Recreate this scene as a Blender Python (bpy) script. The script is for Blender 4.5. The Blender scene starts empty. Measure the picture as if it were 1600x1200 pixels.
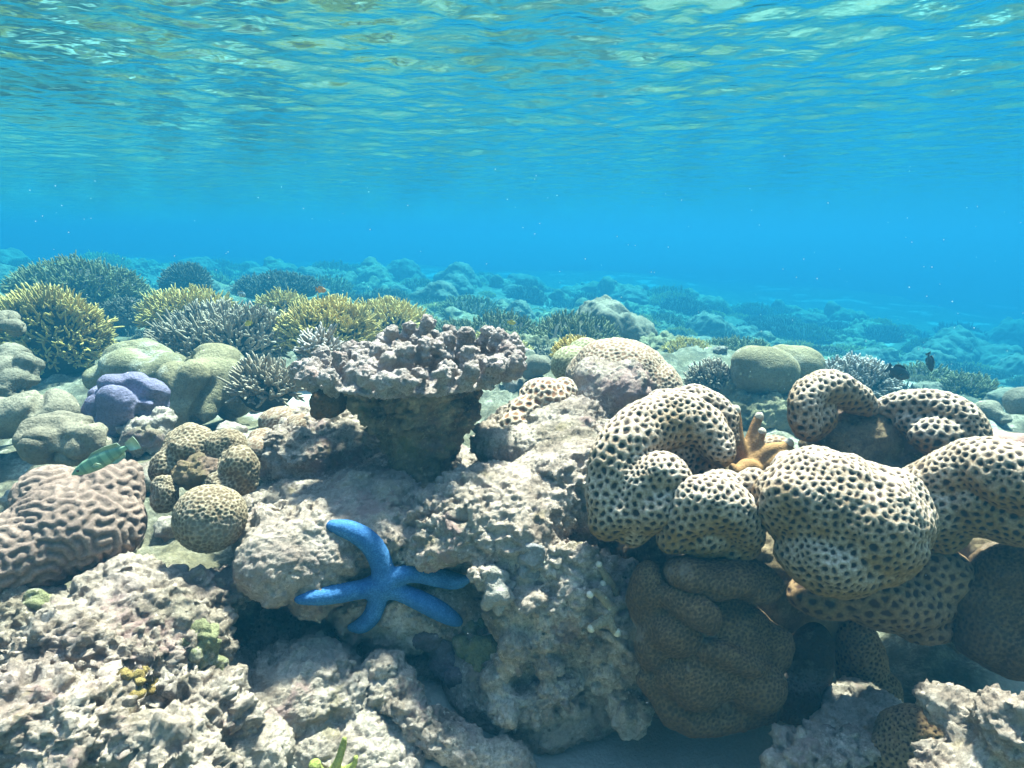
import bpy, bmesh, math, random
import numpy as np
from mathutils import Vector, Euler, Matrix, kdtree

random.seed(7)
RNG = np.random.default_rng(11)
scene = bpy.context.scene
R = math.radians

# ------------------------------------------------------------------ camera
FPX = 953.0                 # focal length in pixels of the 1600 px wide photograph
PITCH = R(13.6)
CAM = np.array([0.0, 0.0, 0.0])
cam_data = bpy.data.cameras.new("camera")
cam_data.sensor_width = 36.0
cam_data.lens = FPX * 36.0 / 1600.0
cam_data.clip_start = 0.01
cam_data.clip_end = 500.0
cam = bpy.data.objects.new("camera", cam_data)
cam.location = CAM
cam.rotation_euler = (math.pi / 2 - PITCH, 0, 0)
scene.collection.objects.link(cam)
scene.camera = cam

# ------------------------------------------------------------------ sky, sun, exposure
SUN_EL, SUN_AZ = R(64), R(24)          # ahead of the camera, a little to the right
world = bpy.data.worlds.new("World")
scene.world = world
world.use_nodes = True
wn = world.node_tree.nodes
sky = wn.new("ShaderNodeTexSky")
sky.sky_type = 'NISHITA'
sky.sun_disc = False
sky.sun_elevation = SUN_EL
sky.sun_rotation = SUN_AZ
wn["Background"].inputs["Strength"].default_value = 0.14
world.node_tree.links.new(sky.outputs[0], wn["Background"].inputs[0])

sun_data = bpy.data.lights.new("sun", 'SUN')
sun_data.energy = 5.0
sun_data.angle = R(5)          # the chop overhead spreads the sun
sun_data.color = (1.0, 0.86, 0.79)
sun = bpy.data.objects.new("sun", sun_data)
sd = Vector((math.cos(SUN_EL) * math.sin(SUN_AZ), math.cos(SUN_EL) * math.cos(SUN_AZ), math.sin(SUN_EL)))
sun.rotation_euler = sd.to_track_quat('Z', 'Y').to_euler()
sun.location = (0, 0, 5)
scene.collection.objects.link(sun)

scene.view_settings.view_transform = 'Standard'
scene.view_settings.look = 'None'
scene.view_settings.exposure = 2.75
scene.view_settings.gamma = 1.0
scene.cycles.volume_bounces = 1
scene.cycles.max_bounces = 6
scene.cycles.diffuse_bounces = 2
scene.cycles.glossy_bounces = 2
scene.cycles.transparent_max_bounces = 8
scene.cycles.use_denoising = True
scene.cycles.caustics_reflective = False
scene.cycles.caustics_refractive = False

# ------------------------------------------------------------------ helpers
def at(px, py, d):
    """world point seen at pixel (px, py) of the 1600x1200 photograph at axis depth d"""
    dx, dy = (px - 800) / FPX, (600 - py) / FPX
    return np.array([d * dx, d * (math.cos(PITCH) + dy * math.sin(PITCH)), d * (-math.sin(PITCH) + dy * math.cos(PITCH))])

def px(r, d):
    return r * d / FPX

_P = np.random.default_rng(3).permutation(256)
_P = np.concatenate([_P, _P, _P])
_G = np.random.default_rng(4).normal(size=(256, 3))
_G /= np.linalg.norm(_G, axis=1)[:, None]

def noise(P, f=1.0, seed=0):
    """gradient noise, about -0.7..0.7, on an (n,3) array"""
    q = P * f + np.array([17.31, 5.77, 9.13]) * (seed + 1)
    i = np.floor(q).astype(np.int64)
    t = q - i
    w = t * t * t * (t * (t * 6 - 15) + 10)
    i &= 255
    out = np.zeros(len(P))
    for a in (0, 1):
        wa = w[:, 0] if a else 1 - w[:, 0]
        for b in (0, 1):
            wb = w[:, 1] if b else 1 - w[:, 1]
            for c in (0, 1):
                wc = w[:, 2] if c else 1 - w[:, 2]
                h = _P[_P[_P[(i[:, 0] + a) & 255] + ((i[:, 1] + b) & 255)] + ((i[:, 2] + c) & 255)]
                g = _G[h]
                dot = g[:, 0] * (t[:, 0] - a) + g[:, 1] * (t[:, 1] - b) + g[:, 2] * (t[:, 2] - c)
                out += wa * wb * wc * dot
    return out

def fbm(P, f, octaves=4, gain=0.5, seed=0):
    out, amp = np.zeros(len(P)), 1.0
    for o in range(octaves):
        out += amp * noise(P, f * 2 ** o, seed + o)
        amp *= gain
    return out

def billow(P, f, seed=0):
    """rounded lumps parted by narrow grooves, 0..1"""
    return np.minimum(1.0, np.abs(noise(P, f, seed)) * 2.4)

def link(o):
    scene.collection.objects.link(o)
    return o

def tag(o, label=None, cat=None, group=None, kind=None):
    if label: o['label'] = label
    if cat: o['category'] = cat
    if group: o['group'] = group
    if kind: o['kind'] = kind
    return o

def smooth_shade(me):
    me.polygons.foreach_set("use_smooth", np.ones(len(me.polygons), dtype=bool))

def mesh_obj(name, V, F, mat, parent=None, loc=(0, 0, 0), attrs=None, smooth=True):
    """V world (or local) vertices minus loc; F an (n,3) or (n,4) int array"""
    me = bpy.data.meshes.new(name)
    V = np.asarray(V, dtype=np.float64) - np.asarray(loc)
    F = np.asarray(F, dtype=np.int32)
    n, k = F.shape
    me.vertices.add(len(V)); me.vertices.foreach_set("co", V.astype(np.float32).ravel())
    me.loops.add(n * k); me.loops.foreach_set("vertex_index", F.ravel())
    me.polygons.add(n); me.polygons.foreach_set("loop_start", np.arange(0, n * k, k, dtype=np.int32))
    me.update(calc_edges=True)
    if smooth: smooth_shade(me)
    for an, av in (attrs or {}).items():
        a = me.attributes.new(an, 'FLOAT', 'POINT'); a.data.foreach_set("value", np.asarray(av, dtype=np.float32))
    me.materials.append(mat)
    o = bpy.data.objects.new(name, me)
    if parent is not None:
        o.parent = parent
    else:
        o.location = loc
    return link(o)

def empty(name, loc):
    o = bpy.data.objects.new(name, None)
    o.location = loc
    o.empty_display_size = 0.05
    return link(o)

def ico(sub):
    bm = bmesh.new()
    bmesh.ops.create_icosphere(bm, subdivisions=sub, radius=1.0)
    V = np.array([v.co[:] for v in bm.verts]); F = np.array([[v.index for v in f.verts] for f in bm.faces])
    bm.free()
    return V, F
ICO2, ICO3 = ico(2), ico(3)

def E(px_, py_, d, rx, ry=None, rd=None, rot=0.0):
    """an ellipsoid: centre by pixel, radii rx (across), ry (up) and rd (depth) in pixels at its depth"""
    ry = ry or rx; rd = rd or min(rx, ry)
    k = d / FPX
    return (at(px_, py_, d), (rx * k, rd * k, ry * k), rot)

def chain(pts, n=6):
    """spheres along a polyline of (px, py, d, r)"""
    out = []
    pts = [np.array(p, float) for p in pts]
    m = len(pts)
    for i in range(m - 1):
        p0, p1, p2, p3 = pts[max(i - 1, 0)], pts[i], pts[i + 1], pts[min(i + 2, m - 1)]
        for t in np.linspace(0, 1, n, endpoint=(i == m - 2)):
            q = 0.5 * ((2 * p1) + (p2 - p0) * t + (2 * p0 - 5 * p1 + 4 * p2 - p3) * t * t + (3 * p1 - p0 - 3 * p2 + p3) * t ** 3)
            out.append(E(q[0], q[1], q[2], max(q[3], 1.0)))
    return out

def blob(prims, voxel, smooth=4):
    """one closed skin round a union of ellipsoids -> V, F (quads), edges"""
    Vs, Fs, n = [], [], 0
    for c, r, rot in prims:
        v = ICO3[0] * np.asarray(r)
        if rot:
            ca, sa = math.cos(rot), math.sin(rot)       # tilt in the plane across the view
            v = np.stack([v[:, 0] * ca - v[:, 2] * sa, v[:, 1], v[:, 0] * sa + v[:, 2] * ca], 1)
        Vs.append(v + c); Fs.append(ICO3[1] + n); n += len(v)
    V, F = np.concatenate(Vs), np.concatenate(Fs)
    me = bpy.data.meshes.new("skin")
    me.vertices.add(len(V)); me.vertices.foreach_set("co", V.astype(np.float32).ravel())
    me.loops.add(F.size); me.loops.foreach_set("vertex_index", F.astype(np.int32).ravel())
    me.polygons.add(len(F)); me.polygons.foreach_set("loop_start", np.arange(0, F.size, 3, dtype=np.int32))
    me.update(calc_edges=True)
    o = link(bpy.data.objects.new("skin", me))
    m = o.modifiers.new("remesh", 'REMESH'); m.mode = 'VOXEL'; m.voxel_size = voxel; m.adaptivity = 0.0
    dg = bpy.context.evaluated_depsgraph_get()
    em = bpy.data.meshes.new_from_object(o.evaluated_get(dg))
    V = np.empty(len(em.vertices) * 3, np.float32); em.vertices.foreach_get("co", V); V = V.reshape(-1, 3).astype(float)
    L = np.empty(len(em.loops), np.int32); em.loops.foreach_get("vertex_index", L)
    F = L.reshape(-1, 4)
    ed = np.empty(len(em.edges) * 2, np.int32); em.edges.foreach_get("vertices", ed); ed = ed.reshape(-1, 2)
    bpy.data.objects.remove(o); bpy.data.meshes.remove(me); bpy.data.meshes.remove(em)
    V = relax(V, ed, smooth)
    return V, F, ed

def nbr_mean(X, ed, deg):
    X2 = X.reshape(len(X), -1)
    out = np.empty_like(X2)
    n = len(X)
    for k in range(X2.shape[1]):
        out[:, k] = np.bincount(ed[:, 0], X2[ed[:, 1], k], n) + np.bincount(ed[:, 1], X2[ed[:, 0], k], n)
    return (out / deg[:, None]).reshape(X.shape)

def degree(n, ed):
    return np.maximum(np.bincount(ed[:, 0], minlength=n) + np.bincount(ed[:, 1], minlength=n), 1).astype(float)

def relax(X, ed, it):
    deg = degree(len(X), ed)
    for _ in range(it):
        X = 0.4 * X + 0.6 * nbr_mean(X, ed, deg)
    return X

def normals(V, F):
    a, b, c = V[F[:, 0]], V[F[:, 1]], V[F[:, 2]]
    d = V[F[:, 3]] if F.shape[1] == 4 else a
    fn = np.cross(c - a, d - b) if F.shape[1] == 4 else np.cross(b - a, c - a)
    out = np.zeros_like(V)
    for k in range(3):
        for j in range(F.shape[1]):
            out[:, k] += np.bincount(F[:, j], fn[:, k], len(V))
    return out / np.maximum(np.linalg.norm(out, axis=1), 1e-9)[:, None]

# ------------------------------------------------------------------ materials
class NT:
    def __init__(s, name, rough=0.85, spec=0.25):
        s.m = bpy.data.materials.new(name); s.m.use_nodes = True
        s.t = s.m.node_tree; s.b = s.t.nodes["Principled BSDF"]
        s.b.inputs["Roughness"].default_value = rough
        s.b.inputs["Specular IOR Level"].default_value = spec
        s.co = s.t.nodes.new("ShaderNodeNewGeometry").outputs["Position"]
    def n(s, kind, **kw):
        nd = s.t.nodes.new(kind)
        for k, v in kw.items():
            if k in nd.inputs: s.put(nd.inputs[k], v)
            else: setattr(nd, k, v)
        return nd
    def put(s, sock, v):
        if isinstance(v, bpy.types.NodeSocket): s.t.links.new(v, sock)
        else: sock.default_value = v
    def noise(s, scale, detail=4, rough=0.55, co=None):
        nd = s.t.nodes.new("ShaderNodeTexNoise"); s.t.links.new(co or s.co, nd.inputs["Vector"])
        nd.inputs["Scale"].default_value = scale; nd.inputs["Detail"].default_value = detail; nd.inputs["Roughness"].default_value = rough
        return nd.outputs["Fac"]
    def voro(s, scale, co=None, feature='F1', rnd=1.0):
        nd = s.t.nodes.new("ShaderNodeTexVoronoi"); nd.feature = feature
        s.t.links.new(co or s.co, nd.inputs["Vector"]); nd.inputs["Scale"].default_value = scale; nd.inputs["Randomness"].default_value = rnd
        return nd.outputs["Distance"]
    def attr(s, name):
        nd = s.t.nodes.new("ShaderNodeAttribute"); nd.attribute_name = name
        return nd.outputs["Fac"]
    def ramp(s, fac, stops):
        nd = s.t.nodes.new("ShaderNodeValToRGB"); s.t.links.new(fac, nd.inputs[0])
        el = nd.color_ramp.elements
        while len(el) < len(stops): el.new(0.5)
        for e, (p, c) in zip(el, stops):
            e.position = p; e.color = (*c, 1) if len(c) == 3 else c
        return nd.outputs[0]
    def rng(s, fac, a, b, c=0.0, d=1.0):
        nd = s.t.nodes.new("ShaderNodeMapRange"); s.t.links.new(fac, nd.inputs[0])
        for k, v in zip((1, 2, 3, 4), (a, b, c, d)): nd.inputs[k].default_value = v
        return nd.outputs[0]
    def mix(s, fac, a, b, mode='MIX'):
        nd = s.t.nodes.new("ShaderNodeMix"); nd.data_type = 'RGBA'; nd.blend_type = mode
        s.put(nd.inputs[0], fac)
        for sock, v in ((nd.inputs[6], a), (nd.inputs[7], b)):
            s.put(sock, (*v, 1) if isinstance(v, tuple) and len(v) == 3 else v)
        return nd.outputs[2]
    def math(s, op, a, b=0.0):
        nd = s.t.nodes.new("ShaderNodeMath"); nd.operation = op
        s.put(nd.inputs[0], a); s.put(nd.inputs[1], b)
        return nd.outputs[0]
    def color(s, c):
        s.put(s.b.inputs["Base Color"], (*c, 1) if isinstance(c, tuple) and len(c) == 3 else c)
    def bump(s, h, strength=0.5, dist=0.01):
        nd = s.t.nodes.new("ShaderNodeBump"); s.put(nd.inputs["Height"], h)
        nd.inputs["Strength"].default_value = strength; nd.inputs["Distance"].default_value = dist
        if s.b.inputs["Normal"].is_linked:
            s.t.links.new(s.b.inputs["Normal"].links[0].from_socket, nd.inputs["Normal"])
        s.t.links.new(nd.outputs[0], s.b.inputs["Normal"])
    def obj_co(s):
        s.co = s.t.nodes.new("ShaderNodeTexCoord").outputs["Object"]

def rock_mat(name, pale, mid, dark, pink=0.6, green=0.5, scale=1.0):
    """dead reef rock crusted with turf and coralline algae"""
    t = NT(name, 0.95, 0.1)
    base = t.ramp(t.noise(14 * scale, 6, 0.65), [(0.30, dark), (0.47, mid), (0.64, pale)])
    base = t.mix(t.math('MULTIPLY', t.rng(t.noise(6 * scale + 1.3, 4), 0.52, 0.66), pink), base, (0.36, 0.25, 0.22))
    base = t.mix(t.math('MULTIPLY', t.rng(t.noise(5 * scale, 5), 0.53, 0.68), green), base, (0.17, 0.145, 0.065))
    base = t.mix(t.rng(t.noise(48 * scale, 6, 0.75), 0.34, 0.52, 0.5, 0.0), base, dark)
    fine = t.noise(150 * scale, 6, 0.75)
    base = t.mix(t.rng(fine, 0.34, 0.54, 0.6, 0.0), base, (0.085, 0.065, 0.05))
    base = t.mix(t.rng(t.noise(100 * scale, 4, 0.7), 0.58, 0.68, 0.0, 0.6), base, tuple(min(1, 1.25 * v) for v in pale))
    film = t.rng(t.noise(3.4 * scale, 4, 0.6), 0.50, 0.60, 0.0, 0.5)          # smooth silt film over part of the rock
    base = t.mix(film, base, t.mix(t.noise(30 * scale, 6, 0.7), mid, pale))
    base = t.mix(t.math('MULTIPLY', t.rng(t.noise(8 * scale, 5, 0.65), 0.57, 0.63), pink), base, (0.38, 0.22, 0.19))
    base = t.mix(t.math('MULTIPLY', t.rng(t.noise(10 * scale + 3.0, 5, 0.65), 0.60, 0.66), green), base, (0.27, 0.20, 0.085))
    spots = t.rng(t.voro(55 * scale), 0.10, 0.22, 0.75, 0.0)
    spots = t.math('MULTIPLY', spots, t.rng(t.noise(9 * scale), 0.5, 0.6))
    base = t.mix(spots, base, (0.04, 0.032, 0.028))
    t.color(base)
    t.bump(t.noise(55 * scale, 8, 0.75), 1.0, 0.018)
    t.bump(t.noise(260 * scale, 6, 0.8), 1.0, 0.006)
    return t.m

ROCK = rock_mat("reef_rock", (0.76, 0.60, 0.46), (0.50, 0.37, 0.27), (0.16, 0.11, 0.078))
ROCK_DARK = rock_mat("shaded_rock_crust", (0.38, 0.27, 0.15), (0.22, 0.145, 0.07), (0.08, 0.052, 0.028), 0.35, 0.6)  # reef rock in darker, warmer colours that stand in for deep shade
ROCK_FAR = rock_mat("slope_rock", (0.46, 0.40, 0.22), (0.24, 0.20, 0.10), (0.085, 0.072, 0.036), 0.1, 0.5, 0.8)

# ------------------------------------------------------------------ setting: seabed, water, haze
WATER_Z = 0.46
GC = np.array([at(*c) for c in [
    # near field
    (1000, 1180, 1.12), (1150, 1180, 1.10), (880, 1150, 1.15), (600, 1180, 1.00), (300, 1150, 0.98), (60, 1150, 0.95), (1350, 1150, 1.10), (1550, 1150, 1.05),
    (500, 1000, 1.2), (800, 1050, 1.25), (1250, 1050, 1.3), (1500, 1000, 1.3),
    (120, 960, 1.15), (20, 860, 1.25), (380, 900, 1.25), (640, 800, 1.45), (900, 800, 1.5), (1250, 800, 1.6), (1550, 780, 1.6),
    # middle
    (30, 740, 1.55), (200, 705, 1.75), (420, 690, 1.75), (100, 660, 2.2), (330, 655, 2.2), (480, 650, 2.2), (780, 650, 2.3), (860, 610, 2.6), (1100, 640, 2.4), (1200, 690, 2.2),
    (1400, 680, 2.2), (1570, 680, 2.2),
    (60, 590, 2.9), (200, 560, 2.9), (330, 560, 3.2), (560, 570, 3.0), (700, 560, 3.2), (900, 550, 3.6), (1150, 590, 3.2), (1400, 640, 3.2), (1590, 660, 3.2),
    # far
    (30, 480, 7.5), (220, 470, 7.5), (420, 480, 7.5), (650, 500, 7.5), (900, 525, 7.5), (1200, 560, 7.5), (1550, 620, 7.5),
    (100, 425, 14), (400, 440, 14), (700, 455, 14), (1000, 480, 14), (1300, 510, 14), (1580, 560, 14),
    (100, 405, 30), (500, 415, 30), (900, 430, 30), (1300, 455, 30), (1580, 480, 30)]] +
    [[-6, 2, -0.5], [-6, 5, -0.45], [-12, 10, -0.6], [6, 2, -1.2], [7, 5, -1.5], [14, 12, -2.6], [0, -1, -0.95], [-2, 0, -0.7], [2, 0, -1.05], [0, -6, -1], [-25, 30, -1.2], [0, 50, -2.5], [25, 30, -3.8]])

def ground_z(x, y):
    x, y = np.atleast_1d(np.asarray(x, float)), np.atleast_1d(np.asarray(y, float))
    num, den = np.zeros_like(x), np.zeros_like(x)
    for gx, gy, gz in GC:
        s = 0.16 + 0.10 * math.hypot(gx, gy)
        w = 1.0 / (((x - gx) ** 2 + (y - gy) ** 2) / s ** 2 + 0.35) ** 2
        num += w * gz; den += w
    return num / den

def sinh_axis(lo, hi, n, a):
    s = np.linspace(math.asinh(lo / a), math.asinh(hi / a), n)
    return a * np.sinh(s)

def grid_faces(nx, ny):
    i = np.arange(nx * ny).reshape(ny, nx)
    return np.stack([i[:-1, :-1], i[:-1, 1:], i[1:, 1:], i[1:, :-1]], -1).reshape(-1, 4)

def build_seabed():
    nx, ny = 620, 620
    X, Y = np.meshgrid(sinh_axis(-45, 45, nx, 0.9), 0.7 + sinh_axis(-5, 55, ny, 0.9))
    x, y = X.ravel(), Y.ravel()
    z = ground_z(x, y)
    P = np.stack([x, y, np.zeros_like(x)], 1)
    r = np.hypot(x, y)
    P3 = np.stack([x, y, z], 1)
    rub = np.clip(0.80 + 1.5 * fbm(P, 0.8, 3, seed=5), 0.10, 1.0)
    sandy = np.clip(1 - np.hypot((x - 0.30) / 0.42, (y - 0.86) / 0.22), 0, 1)
    rub *= 1 - np.clip(sandy * 2.2, 0, 0.97)
    near = np.clip((6.0 - r) / 3.0, 0, 1)
    z += 0.13 * np.clip((r - 1.6) / 2, 0, 1) * fbm(P, 0.55, 4, seed=1)
    z += rub * (0.055 * (billow(P, 4.5, 2) - 0.3) + 0.03 * (billow(P3, 11, 3) - 0.3) + near * 0.016 * (billow(P3, 27, 8) - 0.3) + near * 0.008 * fbm(P, 60, 2, seed=4))
    t = NT("seabed_rubble", 0.95, 0.1)
    sand = t.mix(t.noise(220, 5, 0.7), (0.50, 0.45, 0.37), (0.30, 0.27, 0.21))
    rubble = t.ramp(t.noise(11, 8, 0.75), [(0.36, (0.05, 0.042, 0.028)), (0.50, (0.16, 0.135, 0.085)), (0.60, (0.36, 0.30, 0.21)), (0.72, (0.58, 0.52, 0.43))])
    rubble = t.mix(t.math('MULTIPLY', t.rng(t.noise(2.2, 5), 0.48, 0.60), 0.6), rubble, (0.15, 0.115, 0.055))
    rubble = t.mix(t.rng(t.noise(110, 5, 0.7), 0.38, 0.6, 0.6, 0.0), rubble, (0.06, 0.05, 0.035))
    t.color(t.mix(t.rng(t.attr("rub"), 0.25, 0.5), sand, rubble))
    t.bump(t.noise(45, 8, 0.7), 0.8, 0.012)
    t.bump(t.noise(220, 4, 0.7), 0.5, 0.004)
    o = mesh_obj("seabed", np.stack([x, y, z], 1), grid_faces(nx, ny), t.m, attrs={"rub": rub})
    tag(o, "pale rubble and sand seabed of the reef slope", "seabed", kind='structure')
    return o

def build_water():
    nx, ny = 640, 640
    X, Y = np.meshgrid(sinh_axis(-45, 45, nx, 0.8), 1.5 + sinh_axis(-8, 55, ny, 0.8))
    x, y = X.ravel(), Y.ravel()
    P = np.stack([x, y * 1.0, np.zeros_like(x)], 1)
    # chop: crests run across the view, swung a little to the left
    a = R(-8)
    U = np.stack([(x * math.cos(a) + y * math.sin(a)) * 0.75, -x * math.sin(a) + y * math.cos(a), np.zeros_like(x)], 1)
    z = WATER_Z + 0.008 * noise(U, 1.3, 1) + 0.009 * noise(U, 3.1, 2) + 0.012 * noise(U, 6.3, 3) + 0.010 * noise(P, 12, 4)
    m = bpy.data.materials.new("water_surface"); m.use_nodes = True
    nt = m.node_tree; nt.nodes.clear()
    t = NT.__new__(NT); t.m = m; t.t = nt
    t.co = nt.nodes.new("ShaderNodeNewGeometry").outputs["Position"]
    mp = t.n("ShaderNodeMapping"); mp.inputs["Scale"].default_value = (0.85, 1.0, 1.0); nt.links.new(t.co, mp.inputs[0])
    nz = t.noise(12, 2, 0.45, mp.outputs[0])
    nz2 = t.noise(26, 2, 0.5, mp.outputs[0])
    b = t.n("ShaderNodeBump"); b.inputs["Strength"].default_value = 1.0; b.inputs["Distance"].default_value = 0.008; nt.links.new(nz, b.inputs["Height"])
    b2 = t.n("ShaderNodeBump"); b2.inputs["Strength"].default_value = 1.0; b2.inputs["Distance"].default_value = 0.0035; nt.links.new(nz2, b2.inputs["Height"]); nt.links.new(b.outputs[0], b2.inputs["Normal"])
    fr = t.n("ShaderNodeFresnel"); fr.inputs["IOR"].default_value = 1.33; nt.links.new(b2.outputs[0], fr.inputs["Normal"])
    tr = t.n("ShaderNodeBsdfTransparent"); tr.inputs[0].default_value = (1, 1, 1, 1)
    gl = t.n("ShaderNodeBsdfGlossy"); gl.inputs["Roughness"].default_value = 0.15; gl.inputs["Color"].default_value = (0.52, 0.96, 1.0, 1); nt.links.new(b2.outputs[0], gl.inputs["Normal"])
    mx = t.n("ShaderNodeMixShader"); nt.links.new(fr.outputs[0], mx.inputs[0]); nt.links.new(tr.outputs[0], mx.inputs[1]); nt.links.new(gl.outputs[0], mx.inputs[2])
    out = t.n("ShaderNodeOutputMaterial"); nt.links.new(mx.outputs[0], out.inputs["Surface"])
    o = mesh_obj("water_surface", np.stack([x, y, z], 1), grid_faces(nx, ny), m)
    tag(o, "rippled underside of the sea surface overhead", "water", kind='structure')
    return o

def build_haze():
    m = bpy.data.materials.new("sea_water_haze"); m.use_nodes = True
    nt = m.node_tree; nt.nodes.clear()
    v = nt.nodes.new("ShaderNodeVolumePrincipled")
    v.inputs["Color"].default_value = (0.005, 0.0385, 0.066, 1)
    v.inputs["Absorption Color"].default_value = (0.08, 0.54, 0.63, 1)
    v.inputs["Density"].default_value = 0.33
    v.inputs["Anisotropy"].default_value = 0.25
    out = nt.nodes.new("ShaderNodeOutputMaterial")
    nt.links.new(v.outputs[0], out.inputs["Volume"])
    lo, hi = np.array([-44.0, -3.5, -6.0]), np.array([44.0, 54.0, WATER_Z + 0.12])
    V = np.array([[x, y, z] for x in (lo[0], hi[0]) for y in (lo[1], hi[1]) for z in (lo[2], hi[2])])
    F = np.array([[0, 1, 3, 2], [4, 6, 7, 5], [0, 4, 5, 1], [2, 3, 7, 6], [0, 2, 6, 4], [1, 5, 7, 3]])
    o = mesh_obj("haze", V, F, m, smooth=False)
    o.visible_shadow = True
    tag(o, "blue sea water that far things fade into", "water", kind='stuff')
    return o
SEABED = build_seabed()
build_water()
build_haze()

# ------------------------------------------------------------------ builders of reef things
from mathutils.bvhtree import BVHTree
SOLID = []                     # surfaces later things can be set down on

def solid(V, F):
    SOLID.append(BVHTree.FromPolygons([Vector(v) for v in V], [tuple(f) for f in F.tolist()]))

def keep(o):
    me = o.data
    V = np.empty(len(me.vertices) * 3, np.float32); me.vertices.foreach_get("co", V)
    L = np.empty(len(me.loops), np.int32); me.loops.foreach_get("vertex_index", L)
    solid(V.reshape(-1, 3) + np.array(o.location), L.reshape(len(me.polygons), -1))

def hit_ray(px_, py_):
    d = Vector(at(px_, py_, 1.0)); ln = d.length; d.normalize()
    best = None
    for b in SOLID:
        h = b.ray_cast(Vector((0, 0, 0)), d, 60)
        if h[0] is not None and (best is None or h[3] < best): best = h[3]
    return None if best is None else best / ln          # axis depth

def drop(x, y, top=0.3):
    best = None
    for b in SOLID:
        h = b.ray_cast(Vector((x, y, top)), Vector((0, 0, -1)), 60)
        if h[0] is not None and (best is None or h[0].z > best): best = h[0].z
    return best if best is not None else float(ground_z(x, y)[0])

def base_of(V):
    return np.array([V[:, 0].mean(), V[:, 1].mean(), V[:, 2].min()])

def craggy(V, F, s=1.0, seed=0, fine=1.0):
    """lumps, knobs, ledges and borings of dead reef rock"""
    N = normals(V, F)
    V = V + N * (s * (0.042 * fbm(V, 4.2, 3, seed=seed) + 0.030 * (billow(V, 7.0, seed + 1) - 0.35)))[:, None]
    N = normals(V, F)
    m = 0.38 + 0.85 * sstep(noise(V, 3.6, seed + 9) + 0.5 * noise(V, 9, seed + 10), -0.28, 0.25)     # knobbly here, worn smooth there
    V = V + N * (fine * (0.016 * m * (billow(V, 19, seed + 2) - 0.35) + 0.010 * m * (billow(V, 41, seed + 3) - 0.35)))[:, None]
    N = normals(V, F)
    V = V + N * (fine * (0.0055 * m * (billow(V, 88, seed + 4) - 0.35) + 0.0045 * fbm(V, 120, 3, 0.7, seed)))[:, None]
    pit = np.clip(noise(V, 24, seed + 5) - 0.22, 0, 0.3) + 0.6 * np.clip(noise(V, 52, seed + 6) - 0.24, 0, 0.3)
    V = V - N * (fine * 0.060 * m * pit)[:, None]
    return V

def rock(name, label, cat, prims, voxel, mat, s=1.0, fine=1.0, seed=0, parent=None, keepit=True, group=None):
    V, F, ed = blob(prims, voxel, 3)
    V = craggy(V, F, s, seed, fine)
    if keepit: solid(V, F)
    if parent is not None:
        return mesh_obj(name, V, F, mat, parent, loc=parent.location)
    o = mesh_obj(name, V, F, mat, loc=base_of(V))
    return tag(o, label, cat, group)

def seeds_on(V, F, spacing, seed):
    rng = np.random.default_rng(seed)
    Q = V[F]
    area = 0.5 * np.linalg.norm(np.cross(Q[:, 2] - Q[:, 0], Q[:, 3 % F.shape[1]] - Q[:, 1]), axis=1).sum()
    n = max(8, int(area / (0.87 * spacing ** 2)))
    S = V[rng.choice(len(V), min(n, len(V)), replace=False)].copy()
    for _ in range(3):
        kd = kdtree.KDTree(len(S))
        for i, p in enumerate(S): kd.insert(p, i)
        kd.balance()
        sub = V[rng.choice(len(V), min(len(V), n * 22), replace=False)]
        ix = np.array([kd.find(p)[1] for p in sub])
        cnt = np.bincount(ix, minlength=len(S))
        for k in range(3):
            m = np.bincount(ix, sub[:, k], len(S))
            S[cnt > 0, k] = m[cnt > 0] / cnt[cnt > 0]
    return S

def cells(V, F, spacing, seed=1):
    """distance pattern of polyps spread evenly over the skin: 0 at a polyp's mouth, 1 on the wall between two"""
    S = seeds_on(V, F, spacing, seed)
    rng = np.random.default_rng(seed + 50)
    bias = 1.0 + 0.13 * rng.normal(size=len(S))
    dirs = rng.normal(size=(len(S), 3)); dirs /= np.linalg.norm(dirs, axis=1)[:, None]
    kd = kdtree.KDTree(len(S))
    for i, p in enumerate(S): kd.insert(p, i)
    kd.balance()
    W = V + spacing * np.stack([0.14 * noise(V, 0.9 / spacing, k) + 0.22 * noise(V, 2.6 / spacing, k + 4) for k in (1, 2, 3)], 1)
    out = np.empty(len(V))
    for i, p in enumerate(W):
        f = kd.find_n(p, 2)
        (c1, i1, d1), (c2, i2, d2) = f[0], f[1]
        e = (p - S[i1])
        st = abs(e @ dirs[i1])
        d1 = max(1e-6, math.sqrt(max(d1 * d1 - 0.52 * st * st, 0))) * bias[i1]
        out[i] = d1 / (d1 + d2) * 2
    return np.clip(out, 0, 1)

def sstep(x, a, b):
    t = np.clip((x - a) / (b - a), 0, 1)
    return t * t * (3 - 2 * t)

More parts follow.
